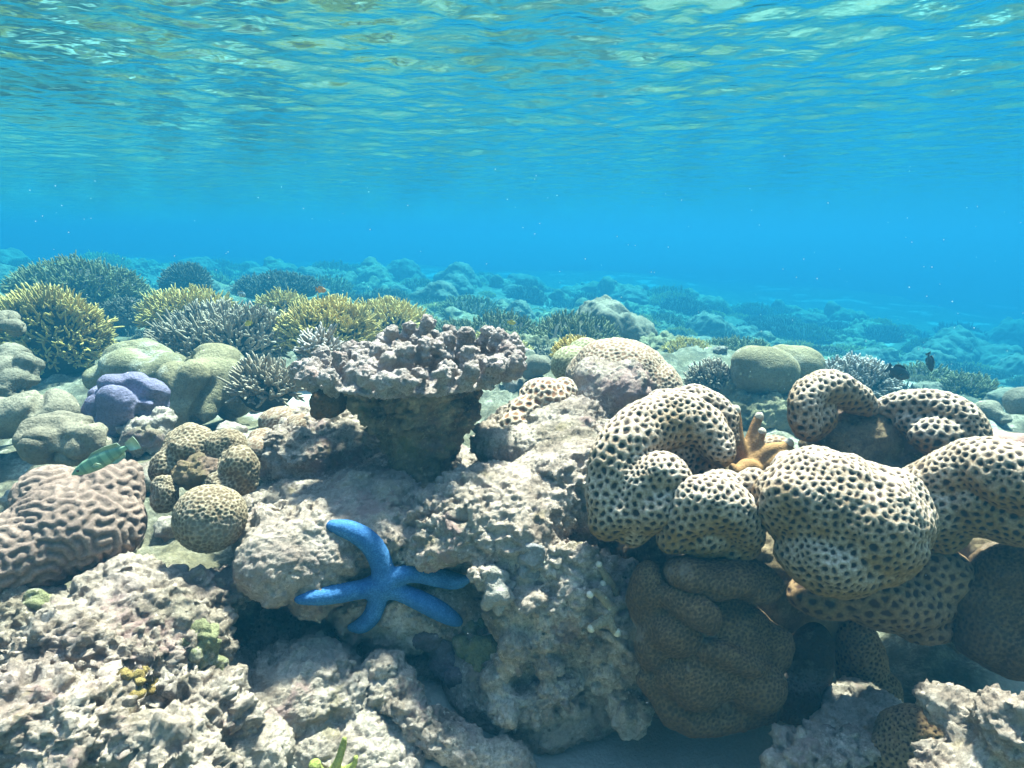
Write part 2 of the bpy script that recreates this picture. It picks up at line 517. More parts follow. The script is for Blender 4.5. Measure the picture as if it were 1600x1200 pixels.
def polyp_mat(name, wall, wall2, mouth, lo, hi, crust=(0.30, 0.25, 0.20), crust_amt=0.5, bump=0.5):
    t = NT(name, 0.8, 0.2)
    c = t.math('ADD', t.attr("cell"), t.math('MULTIPLY', t.math('SUBTRACT', t.noise(140, 3), 0.5), 0.22))
    w = t.mix(t.rng(t.math('ADD', t.math('MULTIPLY', t.noise(16, 5), 0.5), t.math('MULTIPLY', t.attr("flank_shade"), 0.60)), 0.32, 0.66), wall, wall2)  # down-facing walls take the browner colour as painted shade
    w = t.mix(t.rng(c, 0.55, 0.95, 0.55, 0.0), w, tuple(0.6 * v for v in wall2))
    w = t.mix(t.rng(t.noise(170, 4, 0.7), 0.38, 0.60, 0.60, 0.0), w, tuple(0.40 * v for v in wall2))
    col = t.mix(t.rng(c, lo, hi), mouth, w)
    col = t.mix(t.math('MULTIPLY', t.rng(t.noise(7, 5, 0.65), 0.58, 0.64), crust_amt), col, crust)
    t.color(col)
    t.bump(t.noise(330, 5, 0.8), 0.9, 0.004)
    return t.m

def polyp_coral(name, label, cat, prims, voxel, spacing, mat, depth=0.25, lo=0.42, hi=0.7, smooth=6, lump=0.006, seed=1, parent=None, group=None, fold=0.0):
    V, F, ed = blob(prims, voxel, smooth)
    if fold:
        g = np.exp(-(noise(V, 5.5, seed + 40) / 0.06) ** 2) * sstep(noise(V, 5, seed + 41), -0.2, 0.15)
        V = V - normals(V, F) * (fold * g)[:, None]
        V = relax(V, ed, 3)
    V = V + normals(V, F) * (lump * (fbm(V, 9, 2, seed=seed) + 0.8 * fbm(V, 22, 2, seed=seed + 3)))[:, None]
    solid(V, F)
    c = cells(V, F, spacing, seed)
    shade_wt = 0.5 - 0.5 * relax(normals(V, F), ed, 10)[:, 2] + 0.35 * fbm(V, 8, 3, seed=seed)     # painted shading: pale lit tops, golden brown shaded flanks, mottled by noise
    h = 0.75 * sstep(c, lo - 0.1, hi) - 1.0 + 0.45 * sstep(c, hi - 0.25, 1.0)
    V = V + normals(V, F) * (spacing * depth * h)[:, None]
    V = V + normals(V, F) * (0.0015 * fbm(V, 110, 2, seed=seed))[:, None]
    if parent is not None:
        return mesh_obj(name, V, F, mat, parent, loc=parent.location, attrs={"cell": c, "flank_shade": shade_wt})
    o = mesh_obj(name, V, F, mat, loc=base_of(V), attrs={"cell": c, "flank_shade": shade_wt})
    return tag(o, label, cat, group)

def smooth_coral(name, label, cat, prims, voxel, mat, lump=0.02, f=6.0, smooth=6, seed=0, fine=0.0, group=None, parent=None, crease=None):
    V, F, ed = blob(prims, voxel, smooth)
    if crease is None: crease = lump * 0.8
    W = V + 0.25 / f * np.stack([noise(V, f * 1.5, 7), noise(V, f * 1.5, 8), noise(V, f * 1.5, 9)], 1)
    g = np.exp(-(noise(W * np.array([1, 1, 0.7]), f * 1.1, seed + 4) / 0.055) ** 2) * sstep(noise(V, f * 0.8, seed + 6), -0.15, 0.2)
    V = V - normals(V, F) * (crease * g)[:, None]
    V = V + normals(V, F) * (lump * (0.6 * fbm(V, f, 2, seed=seed) + 0.5 * (billow(V, f * 1.3, seed + 1) - 0.4)))[:, None]
    V = relax(V, ed, 2)
    if fine: V = V + normals(V, F) * (fine * fbm(V, f * 7, 3, 0.6, seed))[:, None]
    solid(V, F)
    if parent is not None: return mesh_obj(name, V, F, mat, parent, loc=parent.location)
    o = mesh_obj(name, V, F, mat, loc=base_of(V))
    return tag(o, label, cat, group)

def smooth_mat(name, a, b, c=None, scale=1.0, rough=0.9, bump=0.5, pores=0.45):
    t = NT(name, rough, 0.12)
    col = t.mix(t.rng(t.noise(7 * scale, 5, 0.6), 0.38, 0.62), a, b)
    col = t.mix(t.rng(t.noise(90 * scale, 4, 0.7), 0.40, 0.62, 0.35, 0.0), col, tuple(0.45 * v for v in b))
    if c: col = t.mix(t.rng(t.noise(8 * scale, 5, 0.7), 0.54, 0.64), col, c)
    bites = t.math('MULTIPLY', t.rng(t.voro(30 * scale), 0.10, 0.16, 0.7, 0.0), t.rng(t.noise(6 * scale), 0.5, 0.56))
    col = t.mix(bites, col, tuple(min(0.6, 1.7 * v) for v in a))
    t.color(col)
    col = t.mix(t.rng(t.voro(190 * scale), 0.1, 0.5, pores, 0.0), col, tuple(0.4 * v for v in b))
    t.color(col)
    t.bump(t.noise(50 * scale, 6, 0.75), bump * 1.6, 0.014)
    t.bump(t.voro(190 * scale), bump, 0.003)
    return t.m

def meander(V, F, ed, n1, n2, it, seed):
    """a labyrinth of ridges grown over the skin (activator and inhibitor spreading along the mesh)"""
    deg = degree(len(V), ed)
    u = np.random.default_rng(seed).normal(size=len(V))
    def spread(x, n):
        for _ in range(n): x = 0.3 * x + 0.7 * nbr_mean(x, ed, deg)
        return x
    for _ in range(it):
        a = spread(u, n1); b = spread(a, n2 - n1)
        u = np.tanh((a - b) * 6.0 / max(np.std(a - b) * 6.0, 1e-6) * 1.5)
    return spread(u, 1)

def branch_cloud(pts, dirs, length, r0, rng, twigs=2, sides=5, curve=0.35, up=0.25):
    """tapered fingers with side twigs; returns V, F(quads), tip(0..1)"""
    Vs, Fs, Ts, n = [], [], [], 0
    def finger(p, d, L, r, t0):
        nonlocal n
        d = d / np.linalg.norm(d)
        a = np.cross(d, rng.normal(size=3)); a /= np.linalg.norm(a); b = np.cross(d, a)
        bend = rng.normal(size=3) * curve * 0.4 + np.array([0, 0, up])
        rings = [(0.0, 1.0), (0.4, 0.95), (0.75, 0.8), (0.94, 0.55), (1.0, 0.12)]
        ang = np.linspace(0, 2 * math.pi, sides, endpoint=False)
        m = len(rings)
        for k, (t, s) in enumerate(rings):
            c = p + d * (L * t) + bend * (L * 0.5 * t * t)
            rr = r * s * (1 + 0.12 * rng.normal())
            Vs.append(c + rr * (np.cos(ang)[:, None] * a + np.sin(ang)[:, None] * b))
            Ts.append(np.full(sides, t0 + (1 - t0) * t))
        i = np.arange(sides); j = (i + 1) % sides
        for k in range(m - 1):
            o = n + k * sides
            Fs.append(np.stack([o + i, o + j, o + sides + j, o + sides + i], 1))
        n += m * sides
    for p, d in zip(pts, dirs):
        L = length * rng.uniform(0.45, 1.35)
        d = d / np.linalg.norm(d)
        finger(p, d, L, r0, 0.0)
        for _ in range(rng.integers(0, twigs + 1)):
            t = rng.uniform(0.25, 0.7)
            side = rng.normal(size=3); side -= d * (side @ d); side /= np.linalg.norm(side)
            finger(p + d * L * t, d * 0.75 + side * 0.75, L * rng.uniform(0.35, 0.55), r0 * 0.8, 0.35)
    return np.concatenate(Vs), np.concatenate(Fs), np.concatenate(Ts)

def branch_mat(name, body, tip, deep):
    t = NT(name, 0.75, 0.2)
    c = t.ramp(t.attr("tip"), [(0.0, deep), (0.5, body), (0.86, body), (1.0, tip)])
    c = t.mix(t.rng(t.noise(5, 3), 0.4, 0.62, 0.0, 0.55), c, tuple(0.55 * v for v in body))
    c = t.mix(t.rng(t.noise(38, 4, 0.7), 0.5, 0.62, 0.0, 0.7), c, body)
    c = t.mix(t.rng(t.noise(3.2, 3), 0.56, 0.66, 0.0, 0.7), c, tuple(0.45 * v for v in body))
    t.color(c)
    t.bump(t.voro(260), 0.5, 0.002)
    return t.m

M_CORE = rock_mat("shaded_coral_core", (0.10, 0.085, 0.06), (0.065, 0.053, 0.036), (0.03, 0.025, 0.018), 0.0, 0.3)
def acropora(name, label, cat, centre, rad, nb, length, r0, mat, base_mat, seed, twigs=2, group=None, up=0.25, low=-0.15, sides=5):
    """a mound of live branches on a dead core: rad = (rx, ry, rz)"""
    rng = np.random.default_rng(seed)
    root = empty(name, centre)
    tag(root, label, cat, group)
    rad = np.array(rad)
    v = ICO3[0] * rad * 0.93
    v = v * (1 + 0.28 * fbm(v / rad.mean(), 1.5, 3, seed=seed))[:, None]
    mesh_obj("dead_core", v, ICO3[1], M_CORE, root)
    P, D = [], []
    while len(P) < nb:
        u = rng.normal(size=3); u /= np.linalg.norm(u)
        if u[2] < low: continue
        s = 1 + 0.28 * fbm((u * rad * 0.93 / rad.mean())[None], 1.5, 3, seed=seed)[0]
        p = u * rad * 0.93 * s
        nrm = u / rad; nrm /= np.linalg.norm(nrm)
        P.append(p - nrm * length * 0.15); D.append(nrm + rng.normal(size=3) * 0.42 + np.array([0, 0, up]))
    V, F, T = branch_cloud(np.array(P), np.array(D), length, r0, rng, twigs, sides, up=up)
    mesh_obj("branches", V, F, mat, root, attrs={"tip": T})
    return root

def clone(o, loc, rz, sc, label=None, group=None, parent=None):
    c = o.copy(); link(c)
    if parent is not None: c.parent = parent
    else:
        c.location = loc; c.rotation_euler = (0, 0, rz); c.scale = sc if hasattr(sc, '__len__') else (sc, sc, sc)
        if label: c['label'] = label
        if group: c['group'] = group
    for ch in list(o.children):
        clone(ch, None, 0, 1, parent=c)
    return c
keep(SEABED)

# ------------------------------------------------------------------ materials of the corals
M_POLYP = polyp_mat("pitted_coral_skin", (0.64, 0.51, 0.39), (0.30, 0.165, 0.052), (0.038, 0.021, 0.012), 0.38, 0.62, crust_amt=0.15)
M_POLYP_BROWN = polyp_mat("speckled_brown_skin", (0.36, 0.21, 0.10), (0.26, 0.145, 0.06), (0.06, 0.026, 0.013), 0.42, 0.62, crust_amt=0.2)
M_POLYP_ORANGE = polyp_mat("orange_pitted_skin", (0.60, 0.46, 0.33), (0.52, 0.36, 0.22), (0.22, 0.10, 0.045), 0.45, 0.72, crust_amt=0.3)
M_HONEY = polyp_mat("honeycomb_skin", (0.45, 0.345, 0.22), (0.34, 0.25, 0.14), (0.13, 0.085, 0.045), 0.55, 0.85, crust_amt=0.35)
M_HONEY_TAN = polyp_mat("tan_honeycomb_skin", (0.52, 0.40, 0.27), (0.42, 0.30, 0.19), (0.20, 0.11, 0.06), 0.50, 0.85, crust_amt=0.2)
M_HONEY_YEL = polyp_mat("yellow_honeycomb_skin", (0.52, 0.47, 0.25), (0.45, 0.38, 0.18), (0.17, 0.14, 0.06), 0.50, 0.85, crust_amt=0.1)
M_BROWN = smooth_mat("brown_crust_coral", (0.135, 0.078, 0.034), (0.078, 0.045, 0.02), (0.19, 0.13, 0.08), 1.1, pores=0.7)
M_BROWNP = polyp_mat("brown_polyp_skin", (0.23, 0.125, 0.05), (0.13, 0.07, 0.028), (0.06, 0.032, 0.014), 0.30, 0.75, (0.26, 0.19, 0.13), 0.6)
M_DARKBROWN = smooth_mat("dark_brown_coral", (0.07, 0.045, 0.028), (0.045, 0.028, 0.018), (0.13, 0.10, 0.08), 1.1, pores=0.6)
M_ORANGE_SMOOTH = smooth_mat("orange_brown_coral", (0.19, 0.10, 0.042), (0.11, 0.058, 0.025), (0.22, 0.16, 0.11), 0.9, pores=0.6)
M_PINK = smooth_mat("pinkish_smooth_coral", (0.42, 0.25, 0.19), (0.33, 0.19, 0.14))
M_TAN = smooth_mat("tan_mound_coral", (0.29, 0.23, 0.125), (0.185, 0.145, 0.075), (0.36, 0.31, 0.22), 0.8)
M_TAN2 = smooth_mat("grey_tan_mound_coral", (0.28, 0.225, 0.15), (0.18, 0.143, 0.095), None, 0.8)
M_PURPLE = smooth_mat("purple_mound_coral", (0.225, 0.19, 0.265), (0.15, 0.125, 0.175), (0.25, 0.21, 0.19), 0.8)
M_LILAC = smooth_mat("lilac_crust", (0.36, 0.29, 0.35), (0.27, 0.21, 0.25), (0.42, 0.36, 0.33), 1.5)
M_FIRE = smooth_mat("fire_coral_skin", (0.34, 0.18, 0.06), (0.26, 0.13, 0.045), None, 1.5, 0.7, 0.25)
M_FIRETIP = smooth_mat("pale_coral_tip", (0.60, 0.50, 0.38), (0.52, 0.43, 0.30), None, 1.5, 0.7, 0.2)
B_YEL = branch_mat("yellow_branch", (0.52, 0.37, 0.10), (0.68, 0.51, 0.19), (0.12, 0.085, 0.03))
B_GREY = branch_mat("grey_branch", (0.31, 0.235, 0.155), (0.50, 0.42, 0.31), (0.09, 0.068, 0.045))
B_GREEN = branch_mat("olive_branch", (0.22, 0.19, 0.075), (0.36, 0.31, 0.13), (0.07, 0.07, 0.03))
B_DARK = branch_mat("dark_branch", (0.13, 0.105, 0.065), (0.24, 0.20, 0.13), (0.04, 0.04, 0.035))
B_WHITE = branch_mat("white_tipped_branch", (0.34, 0.28, 0.22), (0.72, 0.68, 0.62), (0.12, 0.10, 0.08))

# ------------------------------------------------------------------ reef rock of the foreground
rock("reef_rock", "large pinkish grey reef rock that the blue starfish and the pedestal coral sit on", "rock", [
    E(650, 792, 1.40, 270, 72, 210), E(480, 855, 1.13, 105, 68, 110, -0.15), E(600, 800, 1.25, 120, 60, 130), E(770, 805, 1.17, 140, 66, 120, 0.1), E(900, 780, 1.25, 115, 90, 110),
    E(640, 772, 1.36, 120, 38, 120), E(550, 835, 1.17, 90, 56, 80), E(860, 690, 1.42, 110, 60, 100), E(500, 700, 1.50, 110, 55, 100),
    E(870, 935, 1.10, 120, 85, 85), E(950, 980, 1.12, 90, 110, 85), E(650, 930, 1.20, 170, 75, 80), E(830, 1060, 1.16, 140, 110, 90), E(620, 1040, 1.27, 170, 110, 90),
    E(775, 925, 1.03, 24), E(830, 872, 1.05, 22, 26), E(790, 890, 1.06, 22), E(900, 880, 1.04, 50, 34, 30), E(850, 1000, 1.06, 40, 30, 25), E(700, 860, 1.10, 60, 28, 40), E(820, 850, 1.09, 70, 30, 40)]
    + [E(x, y, 1.02 + 0.05 * abs(math.sin(x * 7.1 + y)), r, r * (0.8 + 0.4 * abs(math.sin(x * 3.3))), r) for x, y, r in zip(np.random.default_rng(8).uniform(750, 985, 34), np.random.default_rng(12).uniform(880, 1120, 34), np.random.default_rng(13).uniform(13, 32, 34))]
    + chain([(600, 1060, 1.06, 30), (640, 1110, 1.02, 34), (700, 1165, 0.99, 36), (800, 1200, 0.99, 40)], 4), 0.0036, ROCK, 0.66, 0.95, seed=2)
rock("reef_rock", "knobbly sunlit crusted rock filling the lower left corner", "rock", [
    E(235, 955, 0.98, 135, 45, 90, -0.2), E(130, 1040, 0.90, 150, 80, 100), E(290, 1010, 0.97, 66, 80, 70), E(60, 1150, 0.78, 150, 90, 90), E(270, 1130, 0.90, 130, 70, 70),
    E(350, 925, 1.08, 55, 30, 50), E(30, 980, 0.95, 110, 50, 80), E(200, 1200, 0.80, 170, 60, 70)], 0.0038, ROCK, 0.75, 1.25, seed=21)
rock("reef_rock", "shaded crumbly rock in the gap below the starfish", "rock", [
    E(440, 1090, 1.05, 150, 70, 90, 0.1), E(540, 1170, 1.0, 130, 55, 80), E(400, 1010, 1.18, 110, 60, 70), E(350, 1180, 0.92, 100, 50, 60)], 0.0040, ROCK, 0.7, 1.2, seed=34)
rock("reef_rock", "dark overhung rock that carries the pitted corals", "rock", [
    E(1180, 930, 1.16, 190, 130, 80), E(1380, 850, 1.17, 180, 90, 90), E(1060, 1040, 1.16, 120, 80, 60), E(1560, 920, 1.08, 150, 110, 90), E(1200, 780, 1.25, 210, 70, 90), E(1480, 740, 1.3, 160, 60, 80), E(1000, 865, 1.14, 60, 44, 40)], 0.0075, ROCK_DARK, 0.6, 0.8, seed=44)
rock("reef_rock", "pale broken rock catching the sun in the lower right corner", "rock", [
    E(1290, 1185, 0.88, 80, 34, 50, 0.3), E(1350, 1120, 1.0, 70, 30, 50), E(1500, 1120, 0.80, 70, 36, 50, -0.2), E(1580, 1140, 0.74, 80, 70, 60), E(1500, 1200, 0.74, 90, 40, 60)], 0.0040, ROCK, 0.75, 1.25, seed=55)

# ------------------------------------------------------------------ pedestal coral
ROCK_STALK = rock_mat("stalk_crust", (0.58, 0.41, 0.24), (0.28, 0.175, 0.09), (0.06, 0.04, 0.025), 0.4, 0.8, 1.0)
ped = empty("pedestal_coral", at(645, 745, 1.30))
tag(ped, "dead flat-topped coral with knobby crown on a thick dark stalk", "coral")
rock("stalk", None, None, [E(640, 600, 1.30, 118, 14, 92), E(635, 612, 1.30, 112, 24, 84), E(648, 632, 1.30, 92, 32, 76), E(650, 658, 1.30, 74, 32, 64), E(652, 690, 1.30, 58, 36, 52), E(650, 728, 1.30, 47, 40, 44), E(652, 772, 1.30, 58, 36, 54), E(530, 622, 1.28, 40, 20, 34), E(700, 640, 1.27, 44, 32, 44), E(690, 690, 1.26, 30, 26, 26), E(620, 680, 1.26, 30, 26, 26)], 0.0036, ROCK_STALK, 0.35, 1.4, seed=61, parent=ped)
rg = np.random.default_rng(5)
kn = [E(640, 588, 1.30, 150, 12, 120), E(770, 572, 1.33, 45, 9, 48)]
spots = []
while len(spots) < 86:
    a, r = rg.uniform(0, 2 * math.pi), math.sqrt(rg.uniform(0.0, 1))
    q = (640 + 160 * r * math.cos(a), 0.175 * r * math.sin(a))
    if len(spots) < 74 and any((q[0] - u) ** 2 + ((q[1] - w) * 730) ** 2 < 27 ** 2 for u, w, _, _ in spots): 
        if rg.uniform() < 0.97: continue
    spots.append((*q, a, r))
for x, y, a, r in spots:
    d = 1.30 + y
    s = rg.uniform(11, 18)
    up = rg.uniform(18, 48) + 14 * math.exp(-((x - 690) / 50) ** 2) * (r < .7)
    rim = r > 0.78
    by = 586 - 0.13 * y * FPX
    by -= 0.045 * (x - 640)
    lx, ly = (16 * math.cos(a), 0.016 * math.sin(a)) if rim else (rg.normal() * 5, rg.normal() * 0.005)
    h = up * (0.5 if rim else 1.0)
    if rim: kn.append(E(x + lx * 0.4, by + rg.uniform(0, 7), d, s * rg.uniform(0.5, 0.8)))
    kn += [E(x, by, d, s * 0.8), E(x + lx * 0.6, by - h * 0.55, d + ly * 0.6, s * rg.uniform(0.7, 0.85)), E(x + lx, by - h, d + ly, s * 0.95),
           E(x + lx + rg.normal() * 8, by - h * 0.8, d + ly + rg.normal() * 0.008, s * 0.6), E(x + lx + rg.normal() * 8, by - h * 0.7, d + ly - 0.008, s * 0.55)]
for (x, y, d, s) in [(790, 548, 1.33, 15), (808, 560, 1.32, 14), (815, 572, 1.31, 10), (780, 525, 1.35, 13), (762, 520, 1.37, 12), (668, 505, 1.36, 13), (640, 512, 1.37, 11), (612, 520, 1.33, 12), (800, 535, 1.36, 14), (795, 575, 1.29, 11)]:
    kn += [E(x, y, d, s), E(x - 8, y + 14, d, s * 0.8)]
V, F, ed = blob(kn, 0.0032, 1)
N = normals(V, F)
V = V + N * (0.006 * (billow(V, 55, 3) - 0.4) + 0.0035 * (billow(V, 110, 4) - 0.4) + 0.002 * fbm(V, 190, 2, 0.6, 5))[:, None]
solid(V, F)
M_CROWN = rock_mat("dead_crown", (0.70, 0.58, 0.49), (0.52, 0.41, 0.34), (0.22, 0.16, 0.12), 0.35, 0.2, 1.6)
mesh_obj("crown", V, F, M_CROWN, ped, loc=ped.location)
smooth_coral("encrusting_coral", "rounded amber coral stuck under the left rim of the pedestal coral", "coral", [E(503, 626, 1.23, 20, 24, 22), E(518, 632, 1.23, 22, 20, 22), E(528, 618, 1.25, 24, 18, 24), E(498, 640, 1.24, 13)], 0.003, M_ORANGE_SMOOTH, 0.012, 20, 3, seed=8, fine=0.002)

# ------------------------------------------------------------------ right hand group of pitted corals
VX = 0.0026
polyp_coral("pitted_coral", "folded horseshoe of pale dark-pitted coral beside the dead bommie", "coral",
    chain([(950, 815, 1.00, 30), (955, 760, 1.01, 40), (972, 705, 1.03, 45), (1015, 668, 1.06, 46), (1065, 655, 1.07, 45), (1105, 672, 1.06, 38), (1122, 705, 1.04, 28)])
    + chain([(975, 800, 0.99, 34), (1000, 762, 0.99, 36), (1035, 742, 0.98, 36), (1055, 748, 0.97, 28)]) + chain([(985, 830, 1.0, 26), (1020, 800, 0.97, 32), (1046, 775, 0.97, 24)])
    + chain([(1030, 640, 1.12, 30), (1085, 632, 1.13, 30), (1128, 652, 1.12, 26), (1140, 685, 1.11, 20)]) + [E(1050, 725, 1.10, 70, 62, 46), E(1000, 760, 1.07, 46, 60, 40), E(1100, 720, 1.10, 36, 50, 30)], VX, 0.0138, M_POLYP, 0.24, 0.34, 0.68, seed=2, fold=0.006)
polyp_coral("pitted_coral", "drooping pale pitted coral lobe wedged between the horseshoe coral and the big dome", "coral",
    chain([(1050, 840, 0.97, 26), (1075, 800, 0.96, 40), (1105, 785, 0.95, 46), (1145, 800, 0.95, 40), (1165, 835, 0.96, 30)]) + [E(1100, 835, 0.98, 60, 36, 40), E(1060, 800, .98, 34), E(1130, 758, 0.99, 34, 24, 30), E(1172, 790, 1.0, 34, 60, 40), E(1150, 850, 0.98, 40, 30, 34)], VX, 0.0138, M_POLYP, 0.24, 0.34, 0.68, seed=3)
polyp_coral("pitted_coral", "biggest pale pitted coral dome, bulging over the brown crust coral", "coral",
    [E(1285, 785, 0.93, 104, 82, 80), E(1340, 825, 0.92, 108, 98, 88), E(1300, 868, 0.91, 86, 64, 70), E(1375, 790, 0.95, 76, 62, 64), E(1275, 738, 0.97, 66, 40, 56), E(1325, 755, 0.97, 66, 44, 56), E(1425, 815, 0.95, 34, 56, 44)], VX, 0.0130, M_POLYP, 0.24, 0.34, 0.68, smooth=16, lump=0.010, seed=4, fold=0.003)
polyp_coral("pitted_coral", "pale pitted coral ridge running off the right edge of the photo", "coral",
    chain([(1440, 762, 0.97, 40), (1485, 742, 0.95, 44), (1530, 728, 0.92, 44), (1580, 745, 0.88, 50), (1640, 760, .86, 56), (1700, 780, .84, 60)]) + chain([(1455, 800, 0.96, 46), (1520, 790, 0.94, 50), (1590, 810, 0.9, 46)]) + [E(1540, 790, 0.93, 70, 50, 50), E(1470, 810, 0.97, 46, 60, 50)], VX, 0.0130, M_POLYP, 0.24, 0.34, 0.68, seed=5)
pair = empty("pitted_coral", at(1390, 720, 1.22))
tag(pair, "two pale pitted coral lobes curling apart on one dark dead base", "coral")
polyp_coral("lobe", None, None, chain([(1262, 668, 1.15, 22), (1258, 640, 1.15, 27), (1268, 614, 1.16, 28), (1300, 606, 1.18, 28), (1335, 622, 1.20, 24), (1358, 640, 1.22, 14)]) + [E(1270, 650, 1.18, 34, 40, 30)], VX, 0.0152, M_POLYP, 0.24, 0.34, 0.68, seed=6, parent=pair)
polyp_coral("lobe", None, None, chain([(1378, 640, 1.22, 18), (1410, 636, 1.20, 26), (1455, 640, 1.17, 34), (1500, 660, 1.14, 34), (1520, 690, 1.12, 26)]) + [E(1470, 680, 1.14, 52, 34, 36), E(1440, 660, 1.18, 44, 30, 30)], VX, 0.0152, M_POLYP, 0.24, 0.34, 0.68, seed=7, parent=pair)
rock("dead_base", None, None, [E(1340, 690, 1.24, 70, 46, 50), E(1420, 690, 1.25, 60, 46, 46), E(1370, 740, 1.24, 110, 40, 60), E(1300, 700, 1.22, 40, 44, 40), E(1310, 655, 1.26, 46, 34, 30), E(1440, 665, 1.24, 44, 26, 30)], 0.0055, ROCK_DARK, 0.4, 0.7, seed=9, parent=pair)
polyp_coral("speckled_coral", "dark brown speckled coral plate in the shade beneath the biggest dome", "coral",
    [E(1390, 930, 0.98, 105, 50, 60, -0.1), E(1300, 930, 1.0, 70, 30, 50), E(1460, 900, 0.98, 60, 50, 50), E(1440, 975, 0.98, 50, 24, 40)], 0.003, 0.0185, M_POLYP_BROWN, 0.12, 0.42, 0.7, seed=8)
polyp_coral("brown_coral", "large brown coral with folded lobes hanging low under the pitted corals", "coral",
    [E(1110, 1010, 0.99, 110, 96, 56), E(1012, 930, 0.98, 32, 60, 40), E(1095, 1060, 0.945, 72, 46, 46), E(1175, 1070, 0.95, 52, 48, 46), E(1050, 985, 0.95, 46, 34, 40), E(1150, 1005, 0.955, 56, 36, 40), E(1020, 1010, 0.965, 30, 44, 34), E(1205, 1010, 0.97, 34, 44, 34)]
    + chain([(1040, 925, 0.955, 20), (1072, 945, 0.93, 24), (1105, 966, 0.92, 22)]) + chain([(1015, 1060, 0.96, 20), (1050, 1108, 0.95, 24), (1120, 1128, 0.94, 24), (1200, 1108, 0.95, 22)])
    + chain([(1110, 1020, 0.925, 18), (1150, 1030, 0.915, 22), (1190, 1040, 0.93, 18)]), 0.0030, 0.0068, M_BROWNP, 0.16, 0.30, 0.75, smooth=4, lump=0.010, seed=3)
polyp_coral("brown_coral", "thin brown coral shelf just under the drooping pitted lobe", "coral",
    [E(1130, 895, 0.96, 84, 24, 50, -0.08), E(1075, 897, 0.95, 40, 24, 40), E(1180, 915, 0.96, 44, 20, 40), E(1120, 915, 0.945, 50, 14, 30)], 0.0030, 0.0068, M_BROWNP, 0.16, 0.30, 0.75, smooth=4, lump=0.008, seed=4)
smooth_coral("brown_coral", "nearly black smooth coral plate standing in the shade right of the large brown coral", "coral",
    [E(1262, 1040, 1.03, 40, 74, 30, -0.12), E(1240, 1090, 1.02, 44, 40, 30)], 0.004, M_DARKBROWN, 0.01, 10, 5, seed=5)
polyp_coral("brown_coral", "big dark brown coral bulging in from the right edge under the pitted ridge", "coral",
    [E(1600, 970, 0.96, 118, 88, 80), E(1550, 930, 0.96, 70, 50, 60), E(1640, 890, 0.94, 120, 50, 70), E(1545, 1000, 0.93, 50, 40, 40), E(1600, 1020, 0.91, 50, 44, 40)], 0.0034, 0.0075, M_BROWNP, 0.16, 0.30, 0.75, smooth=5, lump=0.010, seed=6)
smooth_coral("pink_coral", "smooth pinkish coral hump behind the pitted ridge at the right edge", "coral",
    [E(1580, 705, 1.2, 50, 32, 40), E(1640, 715, 1.15, 60, 44, 40), E(1550, 690, 1.25, 34, 20, 30)], 0.005, M_PINK, 0.01, 9, 6, seed=7)
polyp_coral("ribbed_coral", "upright finely pitted dark coral column right of the nearly black plate", "coral",
    [E(1345, 1040, 1.10, 38, 66, 34, 0.1), E(1365, 1090, 1.10, 42, 50, 36), E(1340, 1000, 1.1, 30, 34, 30)], 0.003, 0.0085, M_POLYP_BROWN, 0.25, 0.45, 0.8, seed=9)
polyp_coral("ribbed_coral", "low dark finely pitted dome at the bottom right", "coral",
    [E(1430, 1155, 0.88, 62, 56, 50), E(1405, 1185, 0.87, 50, 50, 45)], 0.003, 0.0085, M_POLYP_BROWN, 0.25, 0.45, 0.8, seed=10)

# fire coral: fingers with pale tips
fire = empty("fire_coral", at(1175, 735, 1.20))
tag(fire, "small orange brown fire coral with pale fingertips rising behind the pitted corals", "coral")
fing = [[(1160, 720, 1.2, 16), (1152, 690, 1.19, 12), (1150, 655, 1.19, 9), (1149, 642, 1.19, 8)], [(1165, 715, 1.2, 15), (1172, 690, 1.2, 10), (1182, 660, 1.2, 8), (1186, 652, 1.2, 7)],
        [(1170, 720, 1.2, 14), (1182, 695, 1.19, 9), (1188, 680, 1.19, 8), (1190, 676, 1.19, 7)], [(1170, 730, 1.19, 17), (1200, 705, 1.18, 12), (1222, 700, 1.18, 10), (1232, 694, 1.18, 8)],
        [(1175, 735, 1.17, 16), (1165, 728, 1.14, 12), (1150, 738, 1.12, 9), (1145, 730, 1.12, 7)], [(1180, 735, 1.19, 18), (1215, 722, 1.17, 14), (1240, 712, 1.17, 11)]]
V, F, ed = blob([q for f in fing for q in chain(f, 5)] + [E(1172, 735, 1.2, 30, 22, 24)], 0.003, 5)
mesh_obj("body", V, F, M_FIRE, fire, loc=fire.location); solid(V, F)
for f in fing[:4]:
    x, y, d, r = f[-1]
    V, F, ed = blob([E(x, y, d - 0.001, r * 1.06, r * 1.25, r)], 0.002, 3)
    mesh_obj("fingertip", V, F, M_FIRETIP, fire, loc=fire.location)
polyp_coral("honeycomb_coral", "small tan rough coral knob right of the fire coral", "coral", [E(1212, 700, 1.24, 26, 20, 20), E(1225, 712, 1.22, 18)], 0.003, 0.010, M_HONEY_TAN, 0.2, seed=13)

